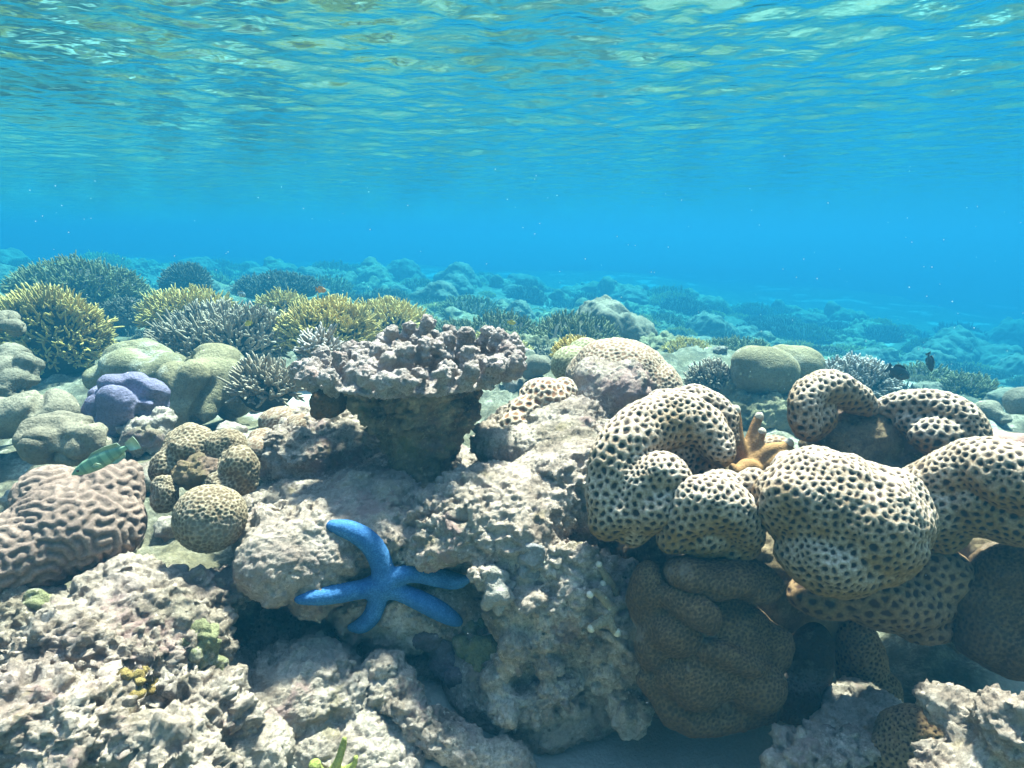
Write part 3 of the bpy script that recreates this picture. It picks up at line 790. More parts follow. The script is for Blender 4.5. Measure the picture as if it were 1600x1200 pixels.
# ------------------------------------------------------------------ bommie and orange coral in the middle
bom = empty("dead_bommie", at(960, 690, 1.62))
tag(bom, "tall half dead coral boulder, bare grey rock in front and tan honeycomb on top", "coral")
rock("dead_face", None, None, [E(945, 640, 1.56, 50, 74, 46, 0.05), E(930, 590, 1.56, 34, 36, 40), E(975, 610, 1.54, 46, 50, 50), E(920, 690, 1.50, 46, 50, 46)], 0.005, ROCK, 0.5, 0.8, seed=15, parent=bom)
polyp_coral("living_top", None, None, [E(965, 600, 1.68, 84, 72, 80), E(1010, 620, 1.66, 60, 62, 70), E(940, 575, 1.66, 44, 44, 60), E(1035, 650, 1.62, 34, 44, 50)], 0.004, 0.0125, M_HONEY_TAN, 0.22, 0.5, 0.85, smooth=8, seed=14, parent=bom)
polyp_coral("pitted_coral", "low orange pitted coral cap on rock left of the dead bommie", "coral",
    [E(850, 625, 1.45, 42, 36, 40), E(822, 650, 1.42, 34, 34, 36), E(880, 612, 1.47, 24, 22, 26), E(805, 665, 1.38, 26, 24, 30)], 0.0032, 0.0195, M_POLYP_ORANGE, 0.18, 0.45, 0.8, seed=15)
polyp_coral("honeycomb_coral", "pale yellow honeycomb coral peeping out behind the dead bommie", "coral", [E(893, 570, 1.9, 34, 30, 36), E(915, 552, 1.95, 30, 24, 30)], 0.0055, 0.0125, M_HONEY_YEL, 0.2, seed=16)
smooth_coral("lilac_coral", "lilac knobbed crust coral in the hollow left of the horseshoe coral", "coral",
    [E(868, 735, 1.26, 20, 22, 18), E(888, 752, 1.24, 20), E(858, 715, 1.3, 18), E(905, 735, 1.26, 18), E(912, 775, 1.2, 16), E(925, 760, 1.22, 14), E(880, 775, 1.22, 16)], 0.003, M_LILAC, 0.009, 22, 4, seed=9, fine=0.001)
rock("knobbed_rock", "rounded pinkish stone in front of the orange pitted coral", "rock", [E(795, 700, 1.36, 50, 30, 40), E(760, 690, 1.38, 28, 22, 30)], 0.005, ROCK, 0.4, 0.8, seed=71)

# ------------------------------------------------------------------ left group
polyp_coral("honeycomb_coral", "round honeycomb coral ball resting against the rock left of the starfish", "coral",
    [E(328, 810, 1.06, 56, 54, 54)], 0.0026, 0.0088, M_HONEY, 0.24, 0.5, 0.85, smooth=8, lump=0.003, seed=17)
polyp_coral("honeycomb_coral", "lumpy honeycomb coral clump above the honeycomb ball", "coral",
    [E(300, 695, 1.22, 42, 32, 40), E(355, 700, 1.22, 34, 34, 36), E(372, 735, 1.18, 32, 38, 34), E(265, 730, 1.2, 26, 36, 30), E(345, 760, 1.16, 30, 26, 30), E(258, 770, 1.14, 24, 32, 26)], 0.0028, 0.0088, M_HONEY, 0.24, 0.5, 0.85, seed=18, smooth=9, lump=0.014)
rock("knobbed_rock", "dark pitted rubble held inside the lumpy honeycomb clump", "rock", [E(305, 735, 1.17, 36, 26, 30), E(330, 745, 1.17, 22)], 0.004, ROCK_DARK, 0.5, 1.0, seed=72)
polyp_coral("knobbed_coral", "yellow brown knobbed coral left of the pedestal stalk", "coral",
    [E(440, 660, 1.5, 36, 26, 30), E(470, 668, 1.46, 26, 24, 26), E(412, 690, 1.42, 26, 24, 26), E(400, 705, 1.38, 24, 22, 24)], 0.004, 0.008, M_HONEY_TAN, 0.2, seed=19)
V, F, ed = blob([E(122, 822, 1.08, 94, 70, 84, -0.1), E(50, 858, 1.04, 88, 62, 80), E(168, 775, 1.12, 46, 50, 56), E(0, 880, 1.0, 70, 56, 60), E(190, 745, 1.14, 30, 26, 30), E(80, 770, 1.12, 50, 40, 50)], 0.0034, 12)
u = meander(V, F, ed, 2, 10, 14, 4)
V = V + normals(V, F) * (0.0046 * sstep(u, -0.75, 0.45) + 0.004 * fbm(V, 14, 2, seed=3) + 0.0008 * fbm(V, 90, 2))[:, None]
t = NT("brain_coral_skin", 0.8, 0.2)
c = t.mix(t.rng(t.attr("ridge"), -0.8, 0.2), (0.17, 0.115, 0.085), t.mix(t.rng(t.noise(12, 5, 0.65), 0.4, 0.6), (0.34, 0.225, 0.165), (0.24, 0.155, 0.115)))
c = t.mix(t.rng(t.noise(170, 5, 0.75), 0.38, 0.58, 0.5, 0.0), c, (0.08, 0.05, 0.035))
t.color(c); t.bump(t.noise(260, 5, 0.8), 0.9, 0.004)
tag(mesh_obj("brain_coral", V, F, t.m, loc=base_of(V), attrs={"ridge": u}), "tan brain coral with fat winding ridges under the green fish", "coral")
solid(V, F)

smooth_coral("mound_coral", "purple rounded coral head standing on pale rubble", "coral",
    [E(200, 625, 1.75, 60, 44, 56), E(180, 640, 1.75, 44, 46, 46), E(235, 630, 1.75, 30, 34, 40)], 0.006, M_PURPLE, 0.045, 6, 5, seed=21, fine=0.003)
rock("knobbed_rock", "pale stony lump under the purple coral head", "rock", [E(225, 680, 1.68, 36, 26, 30), E(250, 655, 1.7, 16, 22, 20), E(190, 685, 1.75, 46, 24, 40)], 0.006, ROCK, 0.5, 0.9, seed=73)
smooth_coral("mound_coral", "olive tan lobed coral mound behind the purple head, the larger of two", "coral",
    [E(335, 590, 2.1, 56, 52, 56), E(300, 610, 2.02, 52, 54, 54), E(290, 640, 1.98, 46, 34, 46), E(365, 610, 2.1, 30, 50, 40)], 0.0075, M_TAN, 0.06, 5.0, 4, seed=22, fine=0.003)
smooth_coral("mound_coral", "pale tan coral mound peeping between the purple head and the grey branches", "coral",
    [E(215, 575, 2.35, 62, 46, 60), E(255, 590, 2.3, 44, 44, 50), E(170, 590, 2.35, 34, 34, 40)], 0.008, M_TAN, 0.06, 4.5, 4, seed=23, fine=0.003)
smooth_coral("mound_coral", "grey tan coral mound by the left edge with a smooth top", "coral",
    [E(55, 645, 1.65, 64, 38, 50), E(10, 650, 1.65, 50, 34, 50)], 0.006, M_TAN2, 0.03, 6, 5, seed=24, fine=0.002)
smooth_coral("mound_coral", "lumpy grey brown coral mound just above the brain coral", "coral",
    [E(100, 685, 1.45, 58, 42, 50), E(130, 690, 1.43, 36, 38, 40), E(70, 695, 1.42, 36, 30, 40)], 0.005, M_TAN2, 0.036, 11, 3, seed=25, fine=0.002)
smooth_coral("mound_coral", "brown lobed coral at the left edge under the yellow tipped thicket", "coral",
    [E(-5, 590, 1.95, 44, 36, 46), E(32, 596, 1.93, 22, 22, 26), E(46, 570, 1.95, 15, 16, 20), E(22, 612, 1.9, 24, 18, 20), E(10, 560, 1.98, 30, 24, 30), E(-5, 500, 2.05, 26, 18, 24), E(22, 512, 2.03, 20, 13, 20)], 0.007, M_TAN2, 0.05, 7, 4, seed=26, fine=0.006)

# ------------------------------------------------------------------ right of the middle, farther back
smooth_coral("mound_coral", "smooth pale coral head with a squared top on a grey boulder", "coral",
    [E(1195, 582, 2.35, 52, 42, 46), E(1180, 565, 2.35, 38, 26, 40), E(1250, 570, 2.45, 36, 32, 40), E(1230, 556, 2.45, 30, 18, 30)], 0.0075, M_TAN, 0.012, 6, 9, seed=31)
rock("knobbed_rock", "grey boulder with a knobbly rim carrying the pale coral head", "rock", [E(1195, 655, 2.3, 62, 42, 50), E(1200, 625, 2.35, 56, 20, 46), E(1150, 605, 2.4, 20, 24, 24), E(1240, 640, 2.35, 40, 40, 40)], 0.008, ROCK_FAR, 0.8, 1.0, seed=74)

# ------------------------------------------------------------------ blue starfish, laid on the rock
def lay(pts, sink=0.45, lim=(0.9, 1.3)):
    """give (px, py, r) points the depth of the surface behind them, eased along the limb"""
    ds = [hit_ray(p[0], p[1]) or 1.0 for p in pts]
    ds = np.clip(ds, *lim)
    for _ in range(2):
        ds = np.convolve(np.pad(ds, 1, mode='edge'), [0.25, 0.5, 0.25], 'valid')
    return [(p[0], p[1], d - p[2] * d / FPX * sink, p[2]) for p, d in zip(pts, ds)]

arms = [[(596, 914, 25), (598, 892, 22), (589, 864, 22), (571, 842, 21), (545, 828, 19), (522, 822, 13), (516, 821, 9)],
        [(594, 914, 25), (568, 920, 19), (535, 926, 19), (500, 932, 17), (474, 936, 11), (464, 937, 7)],
        [(594, 914, 25), (589, 940, 19), (581, 962, 18), (567, 976, 16), (553, 980, 10), (547, 980, 7)],
        [(598, 914, 25), (626, 925, 18), (655, 938, 19), (684, 953, 19), (706, 966, 15), (717, 972, 9)],
        [(598, 912, 25), (622, 900, 18), (652, 896, 18), (685, 902, 19), (712, 908, 16), (728, 906, 9), (735, 903, 6)]]
c_d = float(np.median([hit_ray(596 + a, 914 + b) or 1.0 for a in (-14, 0, 14) for b in (-14, 0, 14)]))
prims = []
for a in arms:
    q = lay(a, 0.35, (c_d - 0.10, c_d + 0.07))
    q[0] = (a[0][0], a[0][1], c_d - 0.008, a[0][2])
    prims += chain([(x, y, dd, r * 0.82) for x, y, dd, r in q], 9)
V, F, ed = blob(prims, 0.0024, 7)
V = V + normals(V, F) * (0.0006 * fbm(V, 160, 2))[:, None]
t = NT("blue_starfish_skin", 0.85, 0.12)
c = t.mix(t.rng(t.noise(26, 3), 0.40, 0.62), (0.034, 0.11, 0.235), (0.06, 0.17, 0.31))
c = t.mix(t.rng(t.noise(330, 3, 0.7), 0.42, 0.62, 0.65, 0.0), c, (0.012, 0.05, 0.15))
c = t.mix(t.rng(t.voro(230), 0.08, 0.2, 0.5, 0.0), c, (0.10, 0.22, 0.36))
t.color(c); t.bump(t.voro(420), 0.35, 0.0012); t.bump(t.noise(120, 3), 0.3, 0.002)
tag(mesh_obj("starfish", V, F, t.m, loc=base_of(V)), "bright blue five armed starfish clinging to the rock face", "starfish")

# ------------------------------------------------------------------ small growths on the near rock
def growth(name, label, cat, fingers, mat, tipmat, group=None):
    base = fingers[0][0]
    d0 = hit_ray(base[0], base[1]) or 1.0
    root = empty(name, at(base[0], base[1], d0)); tag(root, label, cat, group)
    pr = []
    for f in fingers:
        pr += chain([(p[0], p[1], d0 - 0.006 - p[3], p[2]) for p in f], 6)
    V, F, ed = blob(pr, 0.0019, 4)
    mesh_obj("stem", V, F, mat, root, loc=root.location)
    for f in fingers:
        p = f[-1]
        V, F, ed = blob([E(p[0], p[1], d0 - 0.007 - p[3], p[2] * 1.12)], 0.0016, 3)
        mesh_obj("fingertip", V, F, tipmat, root, loc=root.location)
M_STEM = smooth_mat("pale_finger_coral", (0.40, 0.31, 0.20), (0.30, 0.22, 0.13), None, 2)
growth("finger_coral", "small white tipped branching coral on the rock edge beside the brown coral, lower one", "coral",
       [[(958, 950, 8, 0), (945, 968, 9, .008), (930, 978, 7, .012), (924, 982, 6, .012)], [(950, 960, 8, .006), (958, 982, 7, .012), (964, 988, 6.5, .012)], [(955, 950, 8, .002), (940, 932, 7, .01), (929, 925, 6, .012), (922, 929, 5.5, .014)]], M_STEM, M_FIRETIP)
growth("finger_coral", "thin pale finger coral on the rock edge just above the white tipped branching coral", "coral",
       [[(962, 925, 7, 0), (950, 905, 7, .008), (940, 890, 6, .012), (936, 882, 5, .012)], [(952, 908, 6, .006), (942, 912, 5, .012)]], M_STEM, M_FIRETIP)
M_SPONGE = smooth_mat("yellow_green_finger", (0.42, 0.42, 0.10), (0.32, 0.32, 0.08), None, 2)
growth("finger_sponge", "yellow green finger sponge sticking up at the bottom edge", "sponge",
       [[(515, 1215, 10, 0), (528, 1190, 7, .01), (536, 1165, 6, .014), (538, 1155, 4, .016)], [(520, 1212, 9, .0), (550, 1198, 6, .012), (556, 1184, 4, .014)], [(500, 1215, 12, 0), (492, 1196, 9, .01)]], M_SPONGE, M_SPONGE)
M_TUFT = smooth_mat("orange_algae", (0.34, 0.24, 0.08), (0.26, 0.17, 0.05), None, 2)
def patch(name, label, cat, spots, mat, f=30, lump=0.008):
    pr = []
    for (x, y, rx, ry) in spots:
        d = hit_ray(x, y) or 1.0
        pr.append(E(x, y, d + 0.006, rx * 1.15, ry * 1.15, min(rx, ry) * 0.7))
    V, F, ed = blob(pr, 0.0028, 3)
    N = normals(V, F)
    V = V + N * (lump * (billow(V, f, 4) - 0.3) + lump * 0.4 * fbm(V, f * 3, 2))[:, None]
    tag(mesh_obj(name, V, F, mat, loc=base_of(V)), label, cat)
M_YG = smooth_mat("yellow_green_crust", (0.27, 0.255, 0.12), (0.20, 0.18, 0.085), (0.40, 0.34, 0.26), 2.5)
M_OL = smooth_mat("olive_crust", (0.18, 0.18, 0.09), (0.13, 0.13, 0.065), (0.24, 0.20, 0.15), 2)
patch("algae_patch", "yellow green crust on the right shoulder of the sunlit corner rock", "algae", [(318, 1005, 24, 26), (328, 1035, 18, 26), (300, 1030, 20, 18)], M_YG, 45, 0.014)
patch("algae_patch", "yellow green crust at the upper left end of the sunlit corner rock", "algae", [(62, 938, 22, 16), (50, 950, 20, 12)], M_YG)
patch("algae_tuft", "orange brown branching algae tuft in a hollow of the sunlit corner rock", "algae", [(205, 1062, 16, 14), (225, 1052, 16, 14), (235, 1070, 14, 12), (212, 1076, 12, 10)], M_TUFT, 60, 0.014)
patch("sponge", "green grey encrusting sponge on the rock below the starfish's right arms", "sponge", [(740, 990, 28, 22), (755, 1020, 26, 26), (730, 1010, 20, 20), (752, 1040, 14, 12)], M_OL)
patch("sponge", "dull purple lumpy sponge in the shade under the starfish", "sponge", [(700, 1040, 26, 22), (690, 1010, 20, 20), (715, 1060, 20, 18), (660, 1000, 26, 16)], smooth_mat("purple_sponge", (0.20, 0.15, 0.15), (0.14, 0.10, 0.10), None, 2))
patch("knobbed_coral", "pale knob coral nodule at the rock lip right of the starfish", "coral", [(770, 905, 22, 20), (778, 932, 22, 22), (795, 920, 16, 16)], M_LILAC if False else smooth_mat("pale_nodule", (0.42, 0.36, 0.29), (0.32, 0.27, 0.21), None, 2), 32, 0.012)
patch("knobbed_coral", "rounded grey nodule standing on the rock above the pale knob coral", "coral", [(828, 880, 20, 26), (832, 862, 18, 16)], smooth_mat("grey_nodule", (0.36, 0.32, 0.29), (0.27, 0.24, 0.21), None, 2), 32, 0.012)

# ------------------------------------------------------------------ branching corals of the middle distance
def aco(label, x, y, d, rx, rz, nb, ln, r, mat, seed, group=None, rd=None, low=-0.15, twigs=2, name="branching_coral", up=0.25, sides=5):
    k = d / FPX
    return acropora(name, label, "coral", at(x, y, d), (rx * k, (rd or rx * 0.8) * k, rz * k), int(nb * 1.9), ln * k * 0.8, r * k * 0.7, mat, ROCK_FAR, seed, twigs, group, up, low, sides)
aco("large yellow tipped branching thicket at the left edge with a dark hollow below", 80, 530, 2.75, 78, 72, 620, 26, 2.6, B_YEL, 1, low=-0.5)
aco("broad olive branching mound behind the yellow tipped thicket", 120, 462, 4.3, 95, 48, 600, 18, 2.1, B_GREEN, 2)
aco("bright yellow branching coral behind the grey branching mound", 292, 500, 3.3, 62, 36, 420, 24, 2.4, B_YEL, 3)
aco("wide grey brown branching mound with pale fingertips above the tan mounds", 352, 545, 2.8, 98, 58, 520, 26, 3.3, B_GREY, 4)
aco("tall yellow branching coral just left behind the pedestal coral", 512, 530, 2.8, 68, 50, 560, 26, 2.6, B_YEL, 5)
aco("low yellow branching coral right behind the pedestal crown", 600, 508, 3.4, 58, 28, 380, 20, 2.4, B_YEL, 6)
aco("small tan branching tuft between the two yellow corals", 442, 488, 3.7, 36, 22, 220, 18, 2.3, B_YEL, 7)
aco("loose grey finger coral below the grey branching mound", 415, 612, 2.0, 42, 32, 130, 34, 4.0, B_GREY, 8)
aco("dark upright branching bush alone on the far left sand", 292, 448, 5.6, 34, 28, 420, 14, 1.7, B_DARK, 9)
aco("dark low branching bed beyond the yellow corals", 435, 452, 6.2, 62, 20, 420, 12, 1.7, B_DARK, 10)
aco("white fingered coral at the left edge of the pedestal crown", 505, 560, 1.75, 22, 30, 70, 34, 4.2, B_WHITE, 11)
aco("pale tipped branching dome behind the two curling lobes", 1335, 605, 2.6, 62, 40, 420, 16, 3.0, B_WHITE, 12)
aco("small dark branching coral left of the pale coral head", 1112, 596, 2.45, 34, 24, 170, 16, 2.8, B_GREY, 13)
aco("hazy branching dome right of the two dark fish", 1508, 618, 3.7, 44, 28, 330, 12, 2.0, B_GREEN, 14)
aco("yellow tuft growing over the pale yellow honeycomb coral", 900, 552, 2.15, 34, 18, 150, 14, 2.2, B_YEL, 15)
aco("dark branching mound with a hollow side beyond the pedestal coral", 850, 545, 4.4, 44, 26, 330, 12, 1.9, B_DARK, 16)
aco("yellow green tufty coral on the slope left of the pale coral head", 1075, 552, 4.2, 30, 12, 220, 14, 2.2, B_YEL, 17)
aco("green tufty bed on the slope just behind the pale coral head", 1150, 548, 4.6, 50, 12, 260, 13, 2.0, B_GREEN, 18)
aco("grey tufty coral on the sand in front of the olive mound", 195, 492, 3.8, 34, 18, 170, 13, 2.1, B_DARK, 19)
smooth_coral("mound_coral", "small smooth grey lump on the sand left of the yellow honeycomb coral", "coral", [E(842, 570, 2.6, 22, 18, 20), E(825, 580, 2.6, 14)], 0.008, M_TAN2, 0.01, 6, 4, seed=40)
smooth_coral("mound_coral", "lumpy tan coral cluster right of the curling lobes", "coral", [E(1545, 645, 2.3, 28, 18, 22), E(1520, 650, 2.35, 20, 16, 18), E(1565, 652, 2.25, 18, 14, 18)], 0.007, M_TAN2, 0.03, 9, 4, seed=41)
smooth_coral("mound_coral", "grey rounded coral cut by the right edge at mid height", "coral", [E(1600, 628, 2.5, 30, 26, 26)], 0.008, M_TAN2, 0.02, 6, 4, seed=42)

# ------------------------------------------------------------------ the far slope: colonies and stones, each its own object
def ground_only(x, y):
    h = SOLID[0].ray_cast(Vector((x, y, 0.3)), Vector((0, 0, -1)), 60)
    return h[0].z

def rest(o):
    x, y = o.location.x, o.location.y
    o.location.z = ground_only(x, y) - 0.03

protos = []
protos.append(acropora("branching_coral", "", "coral", (0, 0, 0), (0.40, 0.38, 0.26), 520, 0.075, 0.0095, B_GREEN, ROCK_FAR, 101, 1, low=0.0, sides=4))
protos.append(acropora("branching_coral", "", "coral", (0, 0, 0), (0.38, 0.40, 0.24), 520, 0.075, 0.0095, B_DARK, ROCK_FAR, 102, 1, low=0.0, sides=4))
protos.append(acropora("branching_coral", "", "coral", (0, 0, 0), (0.42, 0.36, 0.20), 520, 0.075, 0.0095, B_YEL, ROCK_FAR, 103, 1, low=0.0, sides=4))
protos.append(acropora("table_coral", "", "coral", (0, 0, 0.16), (0.50, 0.46, 0.07), 420, 0.06, 0.012, B_DARK, ROCK_FAR, 104, 0, low=-0.1, up=0.6, sides=4))
def local_mound(name, mat, prims, lump, f, seed, crag=0.0):
    V, F, ed = blob(prims, 0.020, 2)
    V = V + normals(V, F) * (lump * (fbm(V, f, 2, seed=seed) + 0.7 * (billow(V, f * 1.4, seed) - 0.4)))[:, None]
    V = V + normals(V, F) * (0.018 * (billow(V, 13, seed) - 0.4) + 0.012 * fbm(V, 26, 2, 0.7, seed))[:, None]
    if crag: V = V + normals(V, F) * (crag * (fbm(V, 9, 3, 0.6, seed) + billow(V, 12, seed) - 0.4))[:, None]
    return tag(mesh_obj(name, V, F, mat), None, "coral" if crag == 0 else "rock")
protos.append(local_mound("mound_coral", M_TAN2, [(np.array([0, 0, 0.1]), (0.36, 0.33, 0.28), 0), (np.array([0.25, 0.1, 0.05]), (0.22, 0.2, 0.2), 0)], 0.09, 3, 7))
protos.append(local_mound("mound_coral", M_TAN, [(np.array([0, 0, 0.05]), (0.30, 0.3, 0.24), 0), (np.array([-0.22, 0.1, 0.0]), (0.24, 0.2, 0.2), 0), (np.array([0.12, -0.1, 0.12]), (0.2, 0.2, 0.2), 0)], 0.09, 3.5, 17))
protos.append(local_mound("knobbed_rock", ROCK_FAR, [(np.array([0, 0, 0.0]), (0.36, 0.32, 0.18), 0), (np.array([0.2, 0.15, 0.05]), (0.22, 0.2, 0.16), 0.3), (np.array([-0.25, -0.05, 0.02]), (0.2, 0.2, 0.14), 0)], 0.10, 3, 27, 0.05))
kinds = [("hazy green branching coral scattered over the far reef slope", "green branching corals on the far slope"),
         ("hazy dark branching coral scattered over the far reef slope", "dark branching corals on the far slope"),
         ("hazy yellowish branching coral scattered over the far reef slope", "yellowish branching corals on the far slope"),
         ("hazy dark flat table coral on the far reef slope", "table corals on the far slope"),
         ("hazy grey rounded mound coral on the far reef slope", "grey mound corals on the far slope"),
         ("hazy olive lobed mound coral on the far reef slope", "olive mound corals on the far slope"),
         ("hazy rugged rock lump lying on the far reef slope", "rock lumps on the far slope")]
wts = np.array([0.25, 0.19, 0.17, 0.06, 0.08, 0.10, 0.15])
rf = np.random.default_rng(77)
placed, used = [], [0] * len(protos)
tries = 0
while len(placed) < 760 and tries < 40000:
    tries += 1
    dist = 3.3 + 17 * rf.uniform() ** 1.35
    az = rf.uniform(-0.80, 0.80)
    x, y = dist * math.sin(az), dist * math.cos(az)
    k = int(rf.choice(len(protos), p=wts))
    if k < 3 and sum(used[:3]) >= 262: k = 3 + int(rf.integers(0, 4))
    if k in (4, 5) and used[4] + used[5] >= 270: k = 6
    sc = rf.uniform(0.5, 1.25) * (0.40 + 0.06 * dist)
    if rf.uniform() < 0.5: sc *= 0.6
    r = 0.40 * sc
    if any((x - a) ** 2 + (y - b) ** 2 < (0.56 * (r + c)) ** 2 for a, b, c in placed): continue
    # keep the open water between the named corals clear
    pxs = 800 + FPX * x / (y * math.cos(PITCH) + 0.5 * math.sin(PITCH))
    if dist < 4.4 and (pxs < 700 or 1080 < pxs < 1260): continue
    if drop(x, y) > ground_only(x, y) + 0.02: continue
    placed.append((x, y, r))
    o = protos[k]
    if used[k] == 0:
        o.location = (x, y, 0); o.rotation_euler = (0, 0, rf.uniform(0, 6.3)); o.scale = (sc, sc, sc * rf.uniform(0.75, 1.1))
        tag(o, *(kinds[k][0], None, kinds[k][1]))
    else:
        o = clone(o, (x, y, 0), rf.uniform(0, 6.3), (sc, sc * rf.uniform(0.85, 1.15), sc * rf.uniform(0.7, 1.15)), kinds[k][0], kinds[k][1])
    used[k] += 1
    rest(o)

# loose stones of the middle ground
def stone(seed):
    V = ICO3[0] * np.array([1.0, 0.85, 0.6])
    V = V + ICO3[0] * (0.45 * fbm(V, 1.1, 3, seed=seed) + 0.25 * (billow(V, 1.9, seed) - 0.4))[:, None]
    return tag(mesh_obj("rubble_stone", V, ICO3[1], ROCK), "pale lump of dead coral rubble lying between the corals", "stone", "dead coral rubble lumps on the seabed")
st = [stone(s) for s in (201, 202, 203)]
rs = np.random.default_rng(9)
n = 0
while n < 95:
    az, dist = rs.uniform(-0.72, 0.72), 1.35 + 2.9 * rs.uniform() ** 1.2
    x, y = dist * math.sin(az), dist * math.cos(az)
    if abs(x - 0.05) < 0.55 and y < 1.7: continue
    sc = rs.uniform(0.015, 0.05) * (0.7 + 0.25 * dist)
    zs = ground_only(x, y)
    if drop(x, y, -0.02) > zs + 0.005: continue
    o = st[n] if n < 3 else clone(st[n % 3], (0, 0, 0), 0, 1)
    o.location = (x, y, zs + 0.1 * sc); o.rotation_euler = (rs.normal() * 0.3, rs.normal() * 0.3, rs.uniform(0, 6.3)); o.scale = (sc, sc, sc)
    n += 1

# ------------------------------------------------------------------ fish
def fish(name, label, head, tail, d, depth_ratio, mats, width_ratio=0.32, dd=0.0, fork=0.5, group=None):
    """head and tail by pixel; body, tail fin, dorsal and anal fins, side fins and eyes"""
    H, T = at(*head, d), at(*tail, d + dd)
    ax = H - T; L = np.linalg.norm(ax); ax /= L
    side = np.cross(ax, np.array([0, 0, 1.0])); side /= np.linalg.norm(side)
    up = np.cross(side, ax)
    M = np.stack([ax, side, up], 1)
    root = empty(name, (H + T) / 2); tag(root, label, "fish", group)
    prof = [(0.50, 0.04), (0.47, 0.22), (0.40, 0.55), (0.28, 0.86), (0.12, 1.0), (-0.05, 0.92), (-0.18, 0.70), (-0.28, 0.42), (-0.34, 0.28), (-0.37, 0.26)]
    ang = np.linspace(0, 2 * math.pi, 14, endpoint=False)
    V, s = [], []
    for t, h in prof:
        for a in ang:
            V.append((t * L, math.cos(a) * h * depth_ratio * width_ratio * L * 0.5, math.sin(a) * h * depth_ratio * L * 0.5)); s.append(t)
    F = [[k * 14 + i, k * 14 + (i + 1) % 14, (k + 1) * 14 + (i + 1) % 14, (k + 1) * 14 + i] for k in range(len(prof) - 1) for i in range(14)]
    F.append([0, 1, 2, 3]); V = np.array(V)
    mesh_obj("body", V @ M.T, np.array(F), mats[0], root, attrs={"along": s})
    def fin(fname, poly, mat, off=0.0, tilt=None):
        P = np.array([(x * L, 0, z * L) for x, z in poly])
        th = 0.006 * L
        A, B = P + (0, th, 0), P - (0, th, 0)
        if tilt is not None:
            for Q in (A, B):
                z0 = Q[0].copy(); q = Q - z0
                Q[:] = z0 + np.stack([q[:, 0], q[:, 1] + q[:, 0] * tilt, q[:, 2]], 1) + (0, off * L, 0)
        m = len(P); Vv = np.concatenate([A, B]); Ff = []
        for i in range(1, m - 1): Ff += [[0, i, i + 1], [m, m + i + 1, m + i]]
        for i in range(m):
            j = (i + 1) % m; Ff += [[i, j, m + j], [i, m + j, m + i]]
        mesh_obj(fname, Vv @ M.T, np.array(Ff), mat, root, smooth=False)
    h = depth_ratio * 0.5
    fin("tail_fin", [(-0.36, 0.0), (-0.37, 0.12 * h / 0.2), (-0.52, 0.9 * h), (-0.54 + 0.1 * fork, 0.25 * h), (-0.54 + 0.1 * fork, -0.25 * h), (-0.52, -0.9 * h), (-0.37, -0.12 * h / 0.2)], mats[1])
    fin("dorsal_fin", [(0.22, 0.8 * h), (0.10, 1.30 * h), (-0.10, 1.32 * h), (-0.28, 1.05 * h), (-0.30, 0.36 * h), (-0.1, 0.8 * h)], mats[1])
    fin("anal_fin", [(0.0, -0.88 * h), (-0.10, -1.28 * h), (-0.26, -1.05 * h), (-0.30, -0.34 * h), (-0.16, -0.7 * h)], mats[1])
    for sg in (1, -1):
        fin("side_fin", [(0.20, -0.1 * h), (0.08, 0.15 * h), (0.02, -0.25 * h), (0.10, -0.4 * h)], mats[1], sg * h * width_ratio * 0.95, -sg * 0.5)
        v = ICO2[0] * L * 0.022 + np.array([0.385 * L, sg * 0.55 * h * width_ratio * 0.92 * L, 0.16 * h * L])
        mesh_obj("eye", v @ M.T, ICO2[1], mats[2], root)
    return root
def fish_mat(name, a, b, bars=0.0):
    t = NT(name, 0.45, 0.4)
    c = t.mix(t.rng(t.noise(60, 3), 0.4, 0.6), a, tuple(0.75 * v for v in a))
    if bars:
        s = t.math('SINE', t.math('MULTIPLY', t.attr("along"), bars))
        c = t.mix(t.rng(s, 0.1, 0.7), c, b)
    t.color(c); t.bump(t.voro(700), 0.3, 0.0006)
    return t.m
EYE = fish_mat("fish_eye", (0.01, 0.01, 0.01), (0, 0, 0))
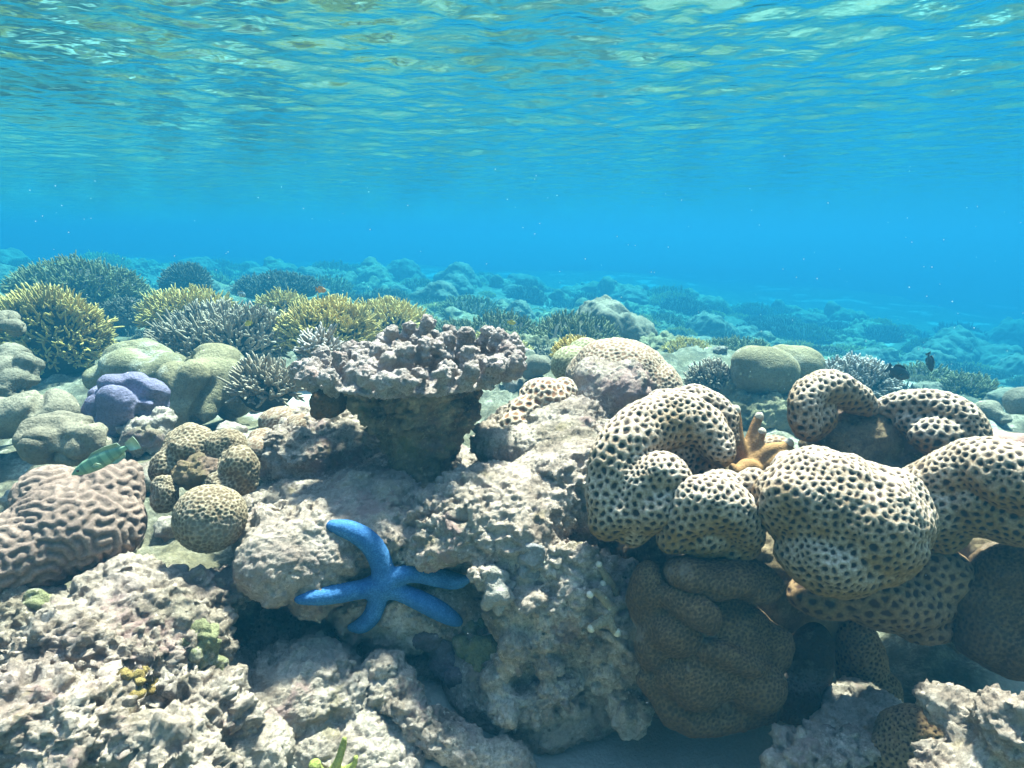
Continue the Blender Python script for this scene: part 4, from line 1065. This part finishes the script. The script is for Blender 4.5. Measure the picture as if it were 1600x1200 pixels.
G1, G2 = fish_mat("green_fish", (0.17, 0.28, 0.17), (0.09, 0.17, 0.11), 46), fish_mat("green_fin", (0.30, 0.38, 0.26), (0, 0, 0))
D1 = fish_mat("dark_fish", (0.016, 0.014, 0.018), (0, 0, 0))
O1 = fish_mat("orange_fish", (0.70, 0.25, 0.02), (0, 0, 0)); Y1 = fish_mat("yellow_fish", (0.62, 0.42, 0.03), (0, 0, 0))
S1 = fish_mat("striped_fish", (0.55, 0.58, 0.55), (0.02, 0.02, 0.025), 42)
fish("fish", "slim green fish with dark bars resting over the brain coral", (112, 742), (212, 692), 0.93, 0.25, (G1, G2, EYE), 0.5, 0.02, 0.1)
fish("fish", "dark fish nosing down to the right behind the curling lobes, the lower of two", (1421, 591), (1386, 574), 2.0, 0.52, (D1, D1, EYE), 0.35, 0.01)
fish("fish", "dark fish turned almost upright in open water above the slope", (1456, 581), (1450, 551), 2.2, 0.48, (D1, D1, EYE), 0.35, 0.02)
fish("fish", "tiny orange fish hovering over the far end of the yellow corals", (510, 454), (493, 452), 3.0, 0.5, (O1, O1, EYE))
fish("fish", "tiny yellow fish in front of the grey branching mound", (382, 508), (394, 503), 2.3, 0.55, (Y1, Y1, EYE))
fish("fish", "tiny yellow fish above the sand right of the pedestal crown", (806, 505), (793, 503), 2.7, 0.5, (Y1, Y1, EYE))
fish("fish", "tiny black and white striped fish above the grey branching mound", (384, 462), (371, 458), 2.9, 0.6, (S1, S1, EYE))

# ------------------------------------------------------------------ drifting specks
V, F, n = [], [], 0
rp = np.random.default_rng(31)
for k in range(260):
    d = rp.uniform(0.5, 2.2)
    x, y = rp.uniform(-30, 1630), rp.uniform(250, 1150) if k % 3 == 0 else rp.uniform(230, 620)
    r = rp.uniform(0.3, 0.8) * d / FPX
    V.append(ICO2[0] * r * rp.uniform(0.6, 1.3, 3) + at(x, y, d)); F.append(ICO2[1] + n); n += len(ICO2[0])
tag(mesh_obj("marine_snow", np.concatenate(V), np.concatenate(F), smooth_mat("speck", (0.8, 0.8, 0.78), (0.7, 0.7, 0.68))), "tiny pale specks drifting in the water", "specks", kind='stuff')
